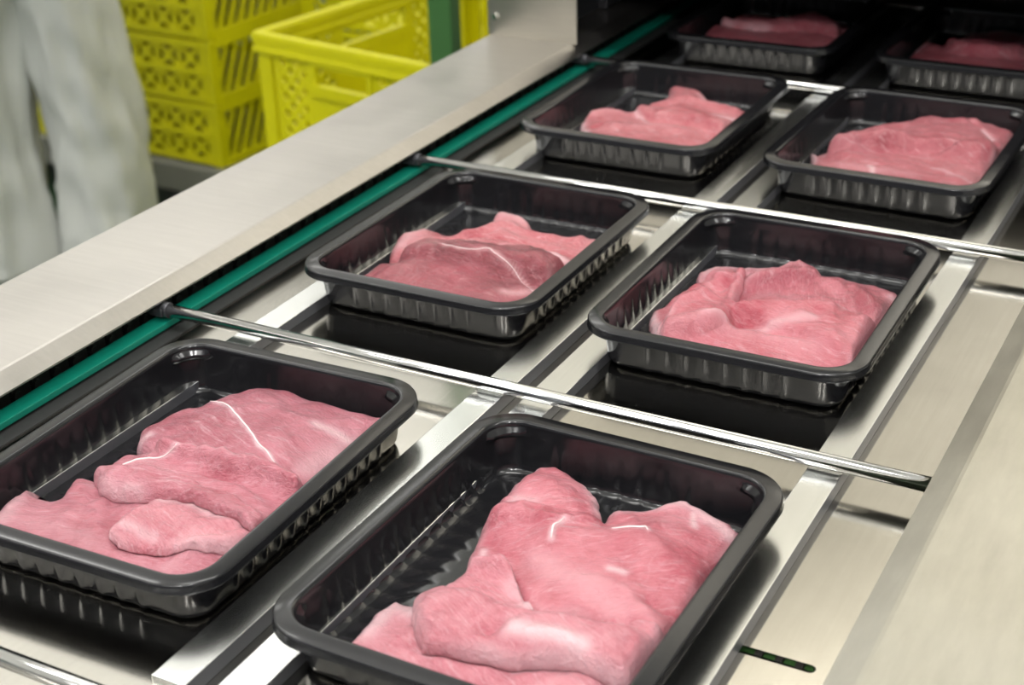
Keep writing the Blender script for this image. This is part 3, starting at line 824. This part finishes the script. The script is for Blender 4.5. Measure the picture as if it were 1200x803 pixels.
def vnoise(X, Y, seed):
    """smooth 2-D value noise"""
    rs = np.random.RandomState(seed)
    T = rs.rand(64, 64)
    xi, yi = np.floor(X).astype(int), np.floor(Y).astype(int)
    fx, fy = X - xi, Y - yi
    fx, fy = fx * fx * (3 - 2 * fx), fy * fy * (3 - 2 * fy)
    g = lambda a, b: T[a % 64, b % 64]
    return ((g(xi, yi) * (1 - fx) + g(xi + 1, yi) * fx) * (1 - fy) + (g(xi, yi + 1) * (1 - fx) + g(xi + 1, yi + 1) * fx) * fy) - 0.5


def fbm(X, Y, seed, o=3):
    return sum(vnoise(X * 2 ** k, Y * 2 ** k, seed + k) / 1.8 ** k for k in range(o))


def smooth_closed(pts, n):
    P = np.array(pts, float)
    m = len(P)
    out = []
    per = max(2, n // m)
    for i in range(m):
        p0, p1, p2, p3 = P[i - 1], P[i], P[(i + 1) % m], P[(i + 2) % m]
        for k in range(per):
            t = k / per
            c = 0.5 * ((2 * p1) + (-p0 + p2) * t + (2 * p0 - 5 * p1 + 4 * p2 - p3) * t * t + (-p0 + 3 * p1 - 3 * p2 + p3) * t ** 3)
            out.append(c)
    Q = np.array(out)
    seg = np.linalg.norm(np.roll(Q, -1, 0) - Q, axis=1)
    s = np.concatenate([[0], np.cumsum(seg)])
    u = np.linspace(0, s[-1], n, endpoint=False)
    Q2 = np.vstack([Q, Q[:1]])
    return np.stack([np.interp(u, s, Q2[:, 0]), np.interp(u, s, Q2[:, 1])], 1)


def seg_dist(X, Y, pts, closed):
    d = np.full(X.shape, 9.0)
    n = len(pts)
    for i in range(n if closed else n - 1):
        a, b = pts[i], pts[(i + 1) % n]
        vx, vy = b[0] - a[0], b[1] - a[1]
        L2 = vx * vx + vy * vy + 1e-12
        t = np.clip(((X - a[0]) * vx + (Y - a[1]) * vy) / L2, 0, 1)
        d = np.minimum(d, np.hypot(X - a[0] - t * vx, Y - a[1] - t * vy))
    return d


def inside(X, Y, poly):
    r = np.zeros(X.shape, bool)
    n = len(poly)
    for i in range(n):
        x1, y1 = poly[i]
        x2, y2 = poly[(i + 1) % n]
        if y1 == y2:
            continue
        c = ((y1 > Y) != (y2 > Y)) & (X < (x2 - x1) * (Y - y1) / (y2 - y1) + x1)
        r ^= c
    return r


def blur(A, k, it):
    for _ in range(it):
        for ax in (0, 1):
            pad = [(k, k) if a == ax else (0, 0) for a in (0, 1)]
            P = np.pad(A, pad, mode='edge')
            cs = np.cumsum(P, axis=ax)
            cs = np.insert(cs, 0, 0, axis=ax)
            n = A.shape[ax]
            if ax == 0:
                A = (cs[2 * k + 1:2 * k + 1 + n] - cs[:n]) / (2 * k + 1)
            else:
                A = (cs[:, 2 * k + 1:2 * k + 1 + n] - cs[:, :n]) / (2 * k + 1)
    return A


def sample(A, x, y):
    fx = np.clip(x * GX - 0.5, 0, GX - 1.001)
    fy = np.clip(y / TL * GY - 0.5, 0, GY - 1.001)
    i, j = fx.astype(int), fy.astype(int)
    u, v = fx - i, fy - j
    return (A[i, j] * (1 - u) + A[i + 1, j] * u) * (1 - v) + (A[i, j + 1] * (1 - u) + A[i + 1, j + 1] * u) * v


HM = {}
TF = {'A': 1.9, 'B': 1.6, 'C': 1.6, 'D': 1.25, 'E': 1.5, 'F': 1.7, 'G': 1.6, 'H': 1.6}
FLOOR_T = TH_ - 0.154 + 0.004
m_tendon = m_plain('white_tendon', (0.85, 0.72, 0.72), 0.3)


def cutlet(idx, tray, key, outline, strokes):
    mk, T, re, lab = PM[(tray, key)]
    if tray not in HM:
        HM[tray] = np.full((GX, GY), FLOOR_T)
    Hm = HM[tray]
    N, K = 150, 60
    rs = random.Random(idx * 7 + 3)
    P = smooth_closed(outline, N)
    ang = np.arange(N) / N * 2 * PI
    c = P.mean(0)
    dirs = (P - c) / np.maximum(np.linalg.norm(P - c, axis=1), 1e-6)[:, None]
    jit = 0.0055 * (np.sin(ang * 17 + idx) * 0.4 + np.sin(ang * 29 + idx * 2) * 0.35 + np.array([rs.uniform(-0.5, 0.5) for _ in range(N)]))
    P = P + dirs * (jit[:, None] - 0.004)
    P[:, 0] = np.clip(P[:, 0], 0.085, 0.915)
    P[:, 1] = np.clip(P[:, 1], 0.085, TL - 0.085)
    ins = inside(XX, YY, P)
    d = np.where(ins, seg_dist(XX, YY, P, True), 0)
    B = np.maximum(Hm, FLOOR_T)
    Bb = blur(B, 3, 3)
    Bm = np.where(ins, np.maximum(Bb, B + 0.002), B)
    t = np.clip(d / (re * 0.62), 0, 1)
    prof = np.maximum(0, 1 - (1 - t) ** 2.4) ** 0.42
    big = 0.66 + 0.34 * np.clip(d / (re * 2.4), 0, 1)
    top = Bm + T * TF[tray] * prof * big
    bodyw = np.clip(d / 0.03, 0, 1)
    top = top + bodyw * (0.014 * fbm(XX * 4.2 + idx, YY * 4.2, 11 + idx, 2) + 0.011 * fbm(XX * 12, YY * 13 + idx, 31 + idx, 2))
    top = top + bodyw * 0.005 * fbm(XX * 30 + idx, YY * 34, 51 + idx, 2)
    fat = np.zeros_like(top)
    deep = np.zeros_like(top)
    wob = 0.010 * fbm(XX * 12, YY * 12, 71 + idx, 2)
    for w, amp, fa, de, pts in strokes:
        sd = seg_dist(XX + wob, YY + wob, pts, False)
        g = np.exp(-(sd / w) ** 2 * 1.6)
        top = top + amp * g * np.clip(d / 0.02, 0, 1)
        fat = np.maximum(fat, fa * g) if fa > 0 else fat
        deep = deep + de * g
    edge = np.clip(1 - d / 0.035, 0, 1) * np.clip(0.5 + 2.2 * fbm(XX * 7, YY * 7, 91 + idx, 2), 0, 1)
    fat = np.maximum(fat, 0.55 * edge)
    top = np.maximum(top, Bm + 0.003)
    Hm[ins] = np.maximum(Hm[ins], top[ins])
    # ring mesh
    rho = 1 - (np.arange(K) / K) ** 1.35
    V, uvf, uvd = [], [], []
    for r in rho:
        q = c + (P - c) * r
        z = sample(top, q[:, 0], q[:, 1]) if r < 1 else sample(Bm, q[:, 0], q[:, 1]) + 0.004
        V += [(a * S, b_ * S, zz * S) for (a, b_), zz in zip(q, z)]
        uvf += list(sample(fat, q[:, 0], q[:, 1]))
        uvd += list(sample(deep, q[:, 0], q[:, 1]))
    cz = sample(top, np.array([c[0]]), np.array([c[1]]))[0]
    V.append((c[0] * S, c[1] * S, cz * S))
    uvf.append(float(sample(fat, np.array([c[0]]), np.array([c[1]]))[0]))
    uvd.append(float(sample(deep, np.array([c[0]]), np.array([c[1]]))[0]))
    F = []
    for i in range(K - 1):
        for k in range(N):
            a, b_ = i * N + k, i * N + (k + 1) % N
            F.append((a, b_, b_ + N, a + N))
    last = (K - 1) * N
    for k in range(N):
        F.append((last + k, last + (k + 1) % N, K * N))
    # underside, coarse
    base = len(V)
    KB = 5
    for r in (0.985, 0.8, 0.6, 0.4, 0.2):
        q = c + (P - c) * r
        z = sample(Bm, q[:, 0], q[:, 1]) + 0.0005
        V += [(a * S, b_ * S, zz * S) for (a, b_), zz in zip(q, z)]
        uvf += [0.3] * N
        uvd += [0.0] * N
    for k in range(N):
        F.append((k, base + k, base + (k + 1) % N, (k + 1) % N))
    for i in range(KB - 1):
        for k in range(N):
            a, b_ = base + i * N + k, base + i * N + (k + 1) % N
            F.append((a, a + N, b_ + N, b_))
    F.append(tuple(base + (KB - 1) * N + k for k in range(N)))
    me = D.meshes.new('meat_cutlet')
    me.from_pydata(V, [], F)
    me.materials.append(MEATS[mk])
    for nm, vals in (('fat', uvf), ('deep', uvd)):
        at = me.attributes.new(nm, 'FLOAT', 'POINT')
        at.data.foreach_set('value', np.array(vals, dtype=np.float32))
    me.validate()
    bm = bmesh.new()
    bm.from_mesh(me)
    bmesh.ops.recalc_face_normals(bm, faces=bm.faces)
    bm.to_mesh(me)
    bm.free()
    for p in me.polygons:
        p.use_smooth = True
    o = link('meat_cutlet', me)
    x, y, a, _ = TRAYS[tray]
    o.location = (x * S, y * S, ZD * S + 0.0006)
    o.rotation_euler = (0, 0, a)
    tag(o, lab, 'meat', 'raw meat cutlets in the trays')
    # thin white tendons lying on the surface
    for w, amp, fa, de, pts in strokes:
        if fa >= 0.7 and w <= 0.012:
            q = []
            for i in range(len(pts) - 1):
                for k in range(6):
                    u = k / 6
                    q.append((pts[i][0] * (1 - u) + pts[i + 1][0] * u, pts[i][1] * (1 - u) + pts[i + 1][1] * u))
            q.append(pts[-1])
            qa = np.array(q)
            z = sample(top, qa[:, 0], qa[:, 1])
            m_ = len(q)
            pp = [(a_ * S, b_ * S, (zz + 0.0004) * S) for (a_, b_), zz in zip(q, z)]
            rr = [(0.0006 + 0.0016 * math.sin(PI * (i + 0.5) / m_)) * S * (0.6 if tray == 'C' else 1.2) for i in range(m_)]
            bm = bmesh.new()
            tube(bm, pp, rr, 6)
            build('tendon', bm, m_tendon, o, smooth=True)


for i, (tr, key, outl, st) in enumerate(PIECES):
    cutlet(i, tr, key, outl, st)

# ------------------------------------------------------------------ crates
def bar2(bm, p, q, w, y0, y1):
    """flat strip from p to q in the x-z plane, thickness y0..y1"""
    (x0, z0), (x1, z1) = p, q
    dx, dz = x1 - x0, z1 - z0
    l = math.hypot(dx, dz)
    nx, nz = -dz / l * w / 2, dx / l * w / 2
    pts = [(x0 + nx, z0 + nz), (x1 + nx, z1 + nz), (x1 - nx, z1 - nz), (x0 - nx, z0 - nz)]
    a = [bm.verts.new((x, y0, z)) for x, z in pts]
    b = [bm.verts.new((x, y1, z)) for x, z in pts]
    for i in range(4):
        bm.faces.new((a[i], a[(i + 1) % 4], b[(i + 1) % 4], b[i]))
    bm.faces.new(a[::-1])
    bm.faces.new(b)


def panel_cells(length, h, rows, cols):
    bm = bmesh.new()
    t = 0.006
    m = 0.03
    x0, x1, z0, z1 = m, length - m, 0.012, h - 0.012
    for r in range(rows + 1):
        z = z0 + (z1 - z0) * r / rows
        bar2(bm, (0.02, z), (length - 0.02, z), 0.014, -0.004, 0.006)
    for c in range(cols + 1):
        x = x0 + (x1 - x0) * c / cols
        bar2(bm, (x, z0), (x, z1), 0.013, 0, 0.005)
    for r in range(rows):
        for c in range(cols):
            a, b = x0 + (x1 - x0) * c / cols, x0 + (x1 - x0) * (c + 1) / cols
            e, f = z0 + (z1 - z0) * r / rows, z0 + (z1 - z0) * (r + 1) / rows
            bar2(bm, (a, e), (b, f), 0.011, 0.001, 0.004)
            bar2(bm, (a, f), (b, e), 0.011, 0.0012, 0.0042)
            cx, cz = (a + b) / 2, (e + f) / 2
            bar2(bm, (cx - 0.013, cz), (cx + 0.013, cz), 0.024, 0.0005, 0.0046)
    return bm


def panel_slats(length, h):
    bm = bmesh.new()
    z0, z1 = 0.010, h - 0.010
    bar2(bm, (0.02, z0), (length - 0.02, z0), 0.020, -0.004, 0.006)
    bar2(bm, (0.02, z1), (length - 0.02, z1), 0.020, -0.004, 0.006)
    x = -0.03
    while x < length - 0.02:
        bar2(bm, (max(x, 0.02), z0 + max(0, (0.02 - x)) * (z1 - z0) / 0.06), (min(x + 0.06, length - 0.02), z1 - max(0, x + 0.06 - length + 0.02) * (z1 - z0) / 0.06), 0.011, 0, 0.005)
        x += 0.036
    return bm


def panel_handle(length, h):
    """diagonal lattice left and right, solid centre with a hand hole"""
    bm = bmesh.new()
    z0, z1 = 0.015, h - 0.014
    bar2(bm, (0.0, z0), (length, z0), 0.030, -0.004, 0.006)
    bar2(bm, (0.0, z1), (length, z1), 0.028, -0.006, 0.007)
    a, b = length * 0.34, length * 0.66
    lx = ((0.045, a - 0.012), (b + 0.012, length - 0.045))
    for (u, v) in lx:
        bar2(bm, (u, z0), (u, z1), 0.012, 0, 0.006)
        bar2(bm, (v, z0), (v, z1), 0.012, 0, 0.006)
        step = 0.031
        k = -40
        while k < 60:
            for s in (1, -1):
                # line x = u + k*step + s*(z-z0)
                xa = u + k * step
                pts = []
                for z in (z0 + 0.01, z1 - 0.01):
                    pts.append((xa + s * (z - z0), z))
                (xx0, zz0), (xx1, zz1) = pts
                # clip to u..v
                ta, tb = 0.0, 1.0
                dx = xx1 - xx0
                lo_, hi_ = sorted(((u - xx0) / dx, (v - xx0) / dx))
                ta, tb = max(ta, lo_), min(tb, hi_)
                if tb - ta > 0.02:
                    bar2(bm, (xx0 + dx * ta, zz0 + (zz1 - zz0) * ta), (xx0 + dx * tb, zz0 + (zz1 - zz0) * tb), 0.0085, 0.001 + 0.0004 * s, 0.0045 + 0.0004 * s)
            k += 1
    # solid centre with hole: four rectangles
    hx0, hx1 = a + 0.004, b - 0.004
    hz0, hz1 = h - 0.075, h - 0.042
    bar2(bm, (a - 0.006, (h - 0.095 + z0 + 0.085) / 2), (b + 0.006, (h - 0.095 + z0 + 0.085) / 2), abs(h - 0.095 - z0 - 0.085), 0, 0.005)
    bar2(bm, (a - 0.006, hz0 - 0.010), (b + 0.006, hz0 - 0.010), 0.020, -0.006, 0.007)
    bar2(bm, (a - 0.006, hz1 + 0.008), (b + 0.006, hz1 + 0.008), 0.016, -0.004, 0.006)
    bar2(bm, (a - 0.001, hz0), (a - 0.001, hz1), 0.010, -0.004, 0.006)
    bar2(bm, (b + 0.001, hz0), (b + 0.001, hz1), 0.010, -0.004, 0.006)
    k = 0
    x = a
    while x < b - 0.01:
        bar2(bm, (x, z0 + 0.01), (min(x + 0.07, b), z0 + 0.08), 0.008, 0.001, 0.004)
        bar2(bm, (min(x + 0.07, b), z0 + 0.01), (x, z0 + 0.08), 0.008, 0.0013, 0.0043)
        x += 0.026
    return bm


def make_crate(name, label, group, lx, ly, h, kind):
    """origin at the near right bottom corner; long side runs to -x (kind a) or +y (kind b)"""
    t = thing(name, label, 'crate', (0, 0, 0), 0, group)
    if kind == 'a':
        front = panel_cells(lx, h, 2, 8)
        side = panel_slats(ly, h)
    else:
        front = panel_handle(lx, h)
        side = panel_handle(ly, h)
    f = build('side_panel', front, M['crate'], t)
    f.location = (-lx, 0.001, 0)
    g = f.copy(); COL.objects.link(g); g.parent = t
    g.location = (0, ly - 0.001, 0); g.rotation_euler = (0, 0, PI)
    s = build('end_panel', side, M['crate'], t)
    s.location = (-0.001, 0, 0); s.rotation_euler = (0, 0, PI / 2)
    s2 = s.copy(); COL.objects.link(s2); s2.parent = t
    s2.location = (-lx + 0.001, ly, 0); s2.rotation_euler = (0, 0, -PI / 2)
    w = 0.030
    for i, (cx, cy, ax, ay) in enumerate(((0, 0, -1, 1), (-lx, 0, 1, 1), (0, ly, -1, -1), (-lx, ly, 1, -1))):
        bm = bmesh.new()
        xs = sorted((cx, cx + ax * w)); ys = sorted((cy, cy + ay * 0.008))
        box(bm, xs[0], xs[1], ys[0], ys[1], 0.0, h - 0.002)
        xs = sorted((cx, cx + ax * 0.008)); ys = sorted((cy + ay * 0.008, cy + ay * w))
        box(bm, xs[0], xs[1], ys[0], ys[1], 0.0, h - 0.002)
        build('corner_post', bm, M['crate'], t, bevel=0.001)
    bm = bmesh.new()
    e = 0.0015 if kind == 'a' else 0.006
    for (x0, x1, y0, y1) in ((-lx - e, e, -e, 0.012), (-lx - e, e, ly - 0.012, ly + e), (-lx - e, -lx + 0.012, 0.012, ly - 0.012), (-0.012, e, 0.012, ly - 0.012)):
        box(bm, x0, x1, y0, y1, h - 0.016, h - 0.002)
        if kind == 'b':
            q = 0.004
            box(bm, x0 - (0 if x0 < -0.1 else 0), x1, y0, y1, h - 0.036, h - 0.026)
    build('rim', bm, M['crate'], t, bevel=0.0015)
    bm = bmesh.new()
    box(bm, -lx + 0.008, -0.008, 0.008, ly - 0.008, 0.002, 0.007)
    build('base', bm, M['crate'], t)
    return t


def copy_tree(o):
    c = o.copy()
    COL.objects.link(c)
    for ch in o.children:
        k = ch.copy()
        COL.objects.link(k)
        k.parent = c
    return c


DH = 0.16
CX, CY, CR = -1.7725, 2.016, math.radians(-2.5)
crA = make_crate('yellow_crate', '', 'yellow crates stacked on the grey dolly', 0.60, 0.40, 0.152, 'a')
names = ['yellow crate lowest in the tall stack on the grey dolly', 'yellow crate second from the bottom of the tall dolly stack',
         'yellow crate third from the bottom of the tall dolly stack', 'yellow crate topmost in the tall stack on the grey dolly']
for k in range(4):
    o = crA if k == 0 else copy_tree(crA)
    o.location = (CX, CY, FLOOR + DH + 0.152 * k)
    o.rotation_euler = (0, 0, CR)
    o['label'] = names[k]
for k in range(4):
    o = copy_tree(crA)
    o.location = (CX - 0.614 * math.cos(CR), CY - 0.614 * math.sin(CR), FLOOR + DH + 0.152 * k)
    o.rotation_euler = (0, 0, CR)
    o['label'] = ['yellow crate at the bottom of the stack behind the person, left on the dolly', 'yellow crate second up in the stack behind the person',
                  'yellow crate third up in the stack behind the person', 'yellow crate on top of the stack behind the person'][k]
# second stack behind, to the right
for k in range(4):
    o = copy_tree(crA)
    o.location = (-1.08, 2.20, FLOOR + 0.152 * k + 0.001)
    o.rotation_euler = (0, 0, math.radians(-5))
    o['group'] = 'yellow crates stacked on the floor behind'
    o['label'] = ['yellow crate on the floor, lowest behind the open crate', 'yellow crate second from the floor behind the open crate',
                  'yellow crate third from the floor behind the open crate', 'yellow crate topmost of the stack behind the open crate'][k]

dl = thing('crate_dolly', 'low grey dolly under the tall stack of yellow crates', 'dolly', (CX, CY, FLOOR), CR)
bm = bmesh.new()
box(bm, -1.24, 0.02, -0.02, 0.42, 0.085, DH - 0.001)
build('platform', bm, M['dolly'], dl, bevel=0.006)
for px, py in ((-1.16, 0.05), (-0.05, 0.05), (-1.16, 0.35), (-0.05, 0.35)):
    bm = bmesh.new()
    tube(bm, [(px - 0.014, py, 0.04), (px + 0.014, py, 0.04)], 0.0395, 18)
    w_ = build('caster_wheel', bm, M['rubber'], dl)
    bm = bmesh.new()
    box(bm, px - 0.022, px - 0.017, py - 0.02, py + 0.02, 0.035, 0.086)
    box(bm, px + 0.017, px + 0.022, py - 0.02, py + 0.02, 0.035, 0.086)
    build('fork', bm, M['dark_steel'], w_)

# open crate standing on another one nearer the conveyor
ax, ay = -1.205, 1.470
ca = math.radians(-9)
HB = 0.34
crB = make_crate('open_crate', 'large open yellow crate with hand holes beside the green post', 'tall open yellow crates', 0.40, 0.60, HB, 'b')
ox, oy = ax + 0.40 * math.cos(ca), ay + 0.40 * math.sin(ca)
crB.location = (ox, oy, -0.22 - HB + 0.002)
crB.rotation_euler = (0, 0, ca)
o = copy_tree(crB)
o['label'] = 'large yellow crate on the floor underneath the open hand-hole crate'
o.location = (ox, oy, FLOOR + 0.001)

# green steel post
GPX, GPY = POST
t = thing('steel_post', 'green painted square steel post between the crates and the hood', 'post', (GPX, GPY, FLOOR), math.radians(8))
bm = bmesh.new()
box(bm, -0.019, 0.019, -0.019, 0.019, 0.008, 2.2)
build('shaft', bm, M['post'], t, bevel=0.002)
bm = bmesh.new()
box(bm, -0.06, 0.06, -0.06, 0.06, 0.0, 0.008)
build('base_plate', bm, M['post'], t)

# pale tub with a yellow crate on it, far behind the post
TX, TY = TUB
t = thing('storage_tub', 'pale grey plastic tub behind the green post', 'tub', (TX, TY, FLOOR), math.radians(-8))
bm = bmesh.new()
n = 0
rings = []
for (hx, hy, z) in ((0.30, 0.26, 0.0), (0.33, 0.29, 0.40), (0.35, 0.31, 0.40), (0.35, 0.31, 0.43), (0.32, 0.28, 0.43), (0.29, 0.25, 0.02)):
    rings.append([bm.verts.new((sx * hx, sy * hy, z)) for sx, sy in ((-1, -1), (1, -1), (1, 1), (-1, 1))])
for i in range(len(rings) - 1):
    for k in range(4):
        bm.faces.new((rings[i][k], rings[i][(k + 1) % 4], rings[i + 1][(k + 1) % 4], rings[i + 1][k]))
bm.faces.new(rings[0][::-1])
bm.faces.new(rings[-1])
build('tub_body', bm, M['tub'], t, bevel=0.012)
bm = bmesh.new()
box(bm, -0.36, 0.36, -0.32, 0.32, 0.43, 0.45)
build('lid', bm, M['tub'], t, bevel=0.005)
o = copy_tree(crA)
o.location = (TX + 0.30, TY - 0.20, FLOOR + 0.4505)
o.rotation_euler = (0, 0, math.radians(-8))
o['group'] = 'yellow crates on the tub'
o['label'] = 'yellow crate lying on the pale tub behind the post'

# ------------------------------------------------------------------ person
def leg_rings(bm, path, seed, n=40, closed_top=False):
    """path: list of (x, y, z, rx, ry); returns the vertex rings, folds pressed in"""
    rings = []
    K = 46
    P = np.array(path, float)
    s = np.linspace(0, len(P) - 1, K)
    for k, u in enumerate(s):
        q = [float(np.interp(u, range(len(P)), P[:, j])) for j in range(5)]
        row = []
        for i in range(n):
            a = 2 * PI * i / n
            ca_, sa_ = math.cos(a), math.sin(a)
            f = noise.noise(Vector((ca_ * 2.2 + seed, sa_ * 2.2, q[2] * 3.0))) * 0.026
            f += noise.noise(Vector((ca_ * 5.0 + seed, sa_ * 5.0, q[2] * 4.0 + ca_ * 2))) * 0.010
            g = noise.noise(Vector((seed + ca_ * 1.6, q[2] * 11 + sa_ * 2.0, sa_ * 1.6)))
            f += (1 - abs(g) * 2.5) * 0.012
            row.append(bm.verts.new((q[0] + ca_ * (q[3] + f), q[1] + sa_ * (q[4] + f), q[2])))
        rings.append(row)
    for i in range(len(rings) - 1):
        for k in range(n):
            bm.faces.new((rings[i][k], rings[i][(k + 1) % n], rings[i + 1][(k + 1) % n], rings[i + 1][k]))
    bm.faces.new(rings[0][::-1])
    bm.faces.new(rings[-1])
    return rings


def person(px, py, pz, lx, ly):
    t = thing('person', 'person in loose white work trousers standing beside the crates, seen from the knees down', 'person', (0, 0, FLOOR))
    T0 = FLOOR
    ti = Matrix.Translation((0, 0, FLOOR)).inverted()
    hipx, hipy = (px + lx) / 2, (py + ly) / 2
    bm = bmesh.new()
    for (fx, fy, sd, sg) in ((px, py, 1.3, 1), (lx, ly, 7.9, -1)):
        hx, hy = hipx + (fx - hipx) * 0.45, hipy + (fy - hipy) * 0.45
        leg_rings(bm, [(fx, fy, T0 + 0.035, 0.098, 0.110), (fx, fy, T0 + 0.14, 0.092, 0.102), (fx, fy, T0 + 0.30, 0.088, 0.096),
                       (fx + (hx - fx) * 0.3, fy + (hy - fy) * 0.3, T0 + 0.50, 0.092, 0.100),
                       (fx + (hx - fx) * 0.7, fy + (hy - fy) * 0.7, T0 + 0.70, 0.102, 0.112), (hx, hy, T0 + 0.92, 0.110, 0.135), (hx, hy, T0 + 0.98, 0.10, 0.12)], sd)
    rows = []
    n = 40
    for z, rx, ry in ((0.84, 0.13, 0.13), (0.90, 0.20, 0.15), (0.98, 0.205, 0.145), (1.06, 0.185, 0.13), (1.08, 0.18, 0.125)):
        rows.append([bm.verts.new((hipx + rx * math.cos(2 * PI * i / n), hipy + ry * math.sin(2 * PI * i / n), T0 + z)) for i in range(n)])
    for i in range(len(rows) - 1):
        for k in range(n):
            bm.faces.new((rows[i][k], rows[i][(k + 1) % n], rows[i + 1][(k + 1) % n], rows[i + 1][k]))
    bm.faces.new(rows[0][::-1]); bm.faces.new(rows[-1])
    o = build('trousers', bm, M['trouser'], t, smooth=True)
    o.matrix_parent_inverse = ti
    # one continuous body above the waist
    V = [(hipx, hipy, T0 + 1.0), (hipx, hipy, T0 + 1.18), (hipx, hipy, T0 + 1.36), (hipx, hipy, T0 + 1.46), (hipx, hipy - 0.01, T0 + 1.54), (hipx, hipy - 0.02, T0 + 1.64), (hipx, hipy - 0.02, T0 + 1.74)]
    Rr = [(0.15, 0.11), (0.15, 0.11), (0.17, 0.12), (0.12, 0.09), (0.055, 0.055), (0.085, 0.10), (0.06, 0.075)]
    E_ = [(i, i + 1) for i in range(6)]
    for sg in (1, -1):
        b0 = len(V)
        V += [(hipx + sg * 0.19, hipy, T0 + 1.41), (hipx + sg * 0.24, hipy - 0.02, T0 + 1.13), (hipx + sg * 0.22, hipy - 0.16, T0 + 0.93), (hipx + sg * 0.215, hipy - 0.22, T0 + 0.87)]
        Rr += [(0.06, 0.06), (0.045, 0.045), (0.032, 0.03), (0.035, 0.018)]
        E_ += [(3, b0), (b0, b0 + 1), (b0 + 1, b0 + 2), (b0 + 2, b0 + 3)]
        w = b0 + 3
        for f, (dx, dl) in enumerate(((-0.030, 0.075), (-0.010, 0.085), (0.010, 0.08), (0.028, 0.065))):
            c0 = len(V)
            V += [(hipx + sg * 0.215 + dx, hipy - 0.25, T0 + 0.84), (hipx + sg * 0.215 + dx * 1.15, hipy - 0.25 - dl * 0.4, T0 + 0.84 - dl * 0.8)]
            Rr += [(0.010, 0.010), (0.008, 0.008)]
            E_ += [(w, c0), (c0, c0 + 1)]
        c0 = len(V)
        V += [(hipx + sg * 0.175, hipy - 0.24, T0 + 0.86), (hipx + sg * 0.160, hipy - 0.27, T0 + 0.83)]
        Rr += [(0.011, 0.011), (0.009, 0.009)]
        E_ += [(w, c0), (c0, c0 + 1)]
    me = D.meshes.new('body')
    me.from_pydata(V, E_, [])
    me.materials.append(M['trouser'])
    me.materials.append(M['skin'])
    b = link('body', me, t)
    b.matrix_parent_inverse = ti
    md = b.modifiers.new('skin', 'SKIN')
    for i, sv in enumerate(me.skin_vertices[0].data):
        sv.radius = Rr[i]
        sv.use_root = i == 0
    md.use_smooth_shade = True
    sb = b.modifiers.new('sub', 'SUBSURF')
    sb.levels = sb.render_levels = 1
    for (fx, fy) in ((px, py), (lx, ly)):
        bm = bmesh.new()
        rows = []
        for yy, w, h0, h1 in ((0.10, 0.030, 0.0, 0.085), (0.08, 0.042, 0.0, 0.10), (0.02, 0.046, 0.0, 0.105), (-0.05, 0.046, 0.0, 0.09), (-0.11, 0.050, 0.0, 0.065), (-0.16, 0.046, 0.0, 0.055), (-0.19, 0.028, 0.004, 0.04)):
            rows.append([bm.verts.new((fx + w * math.cos(2 * PI * i / 16), fy + yy, T0 + (h0 + h1) / 2 + (h1 - h0) / 2 * max(-1, min(1, 1.25 * math.sin(2 * PI * i / 16))))) for i in range(16)])
        for i in range(len(rows) - 1):
            for k in range(16):
                bm.faces.new((rows[i][k], rows[i][(k + 1) % 16], rows[i + 1][(k + 1) % 16], rows[i + 1][k]))
        bm.faces.new(rows[0][::-1]); bm.faces.new(rows[-1])
        o = build('boot', bm, M['boot'], t, smooth=True)
        o.matrix_parent_inverse = ti


person(*PERSON)
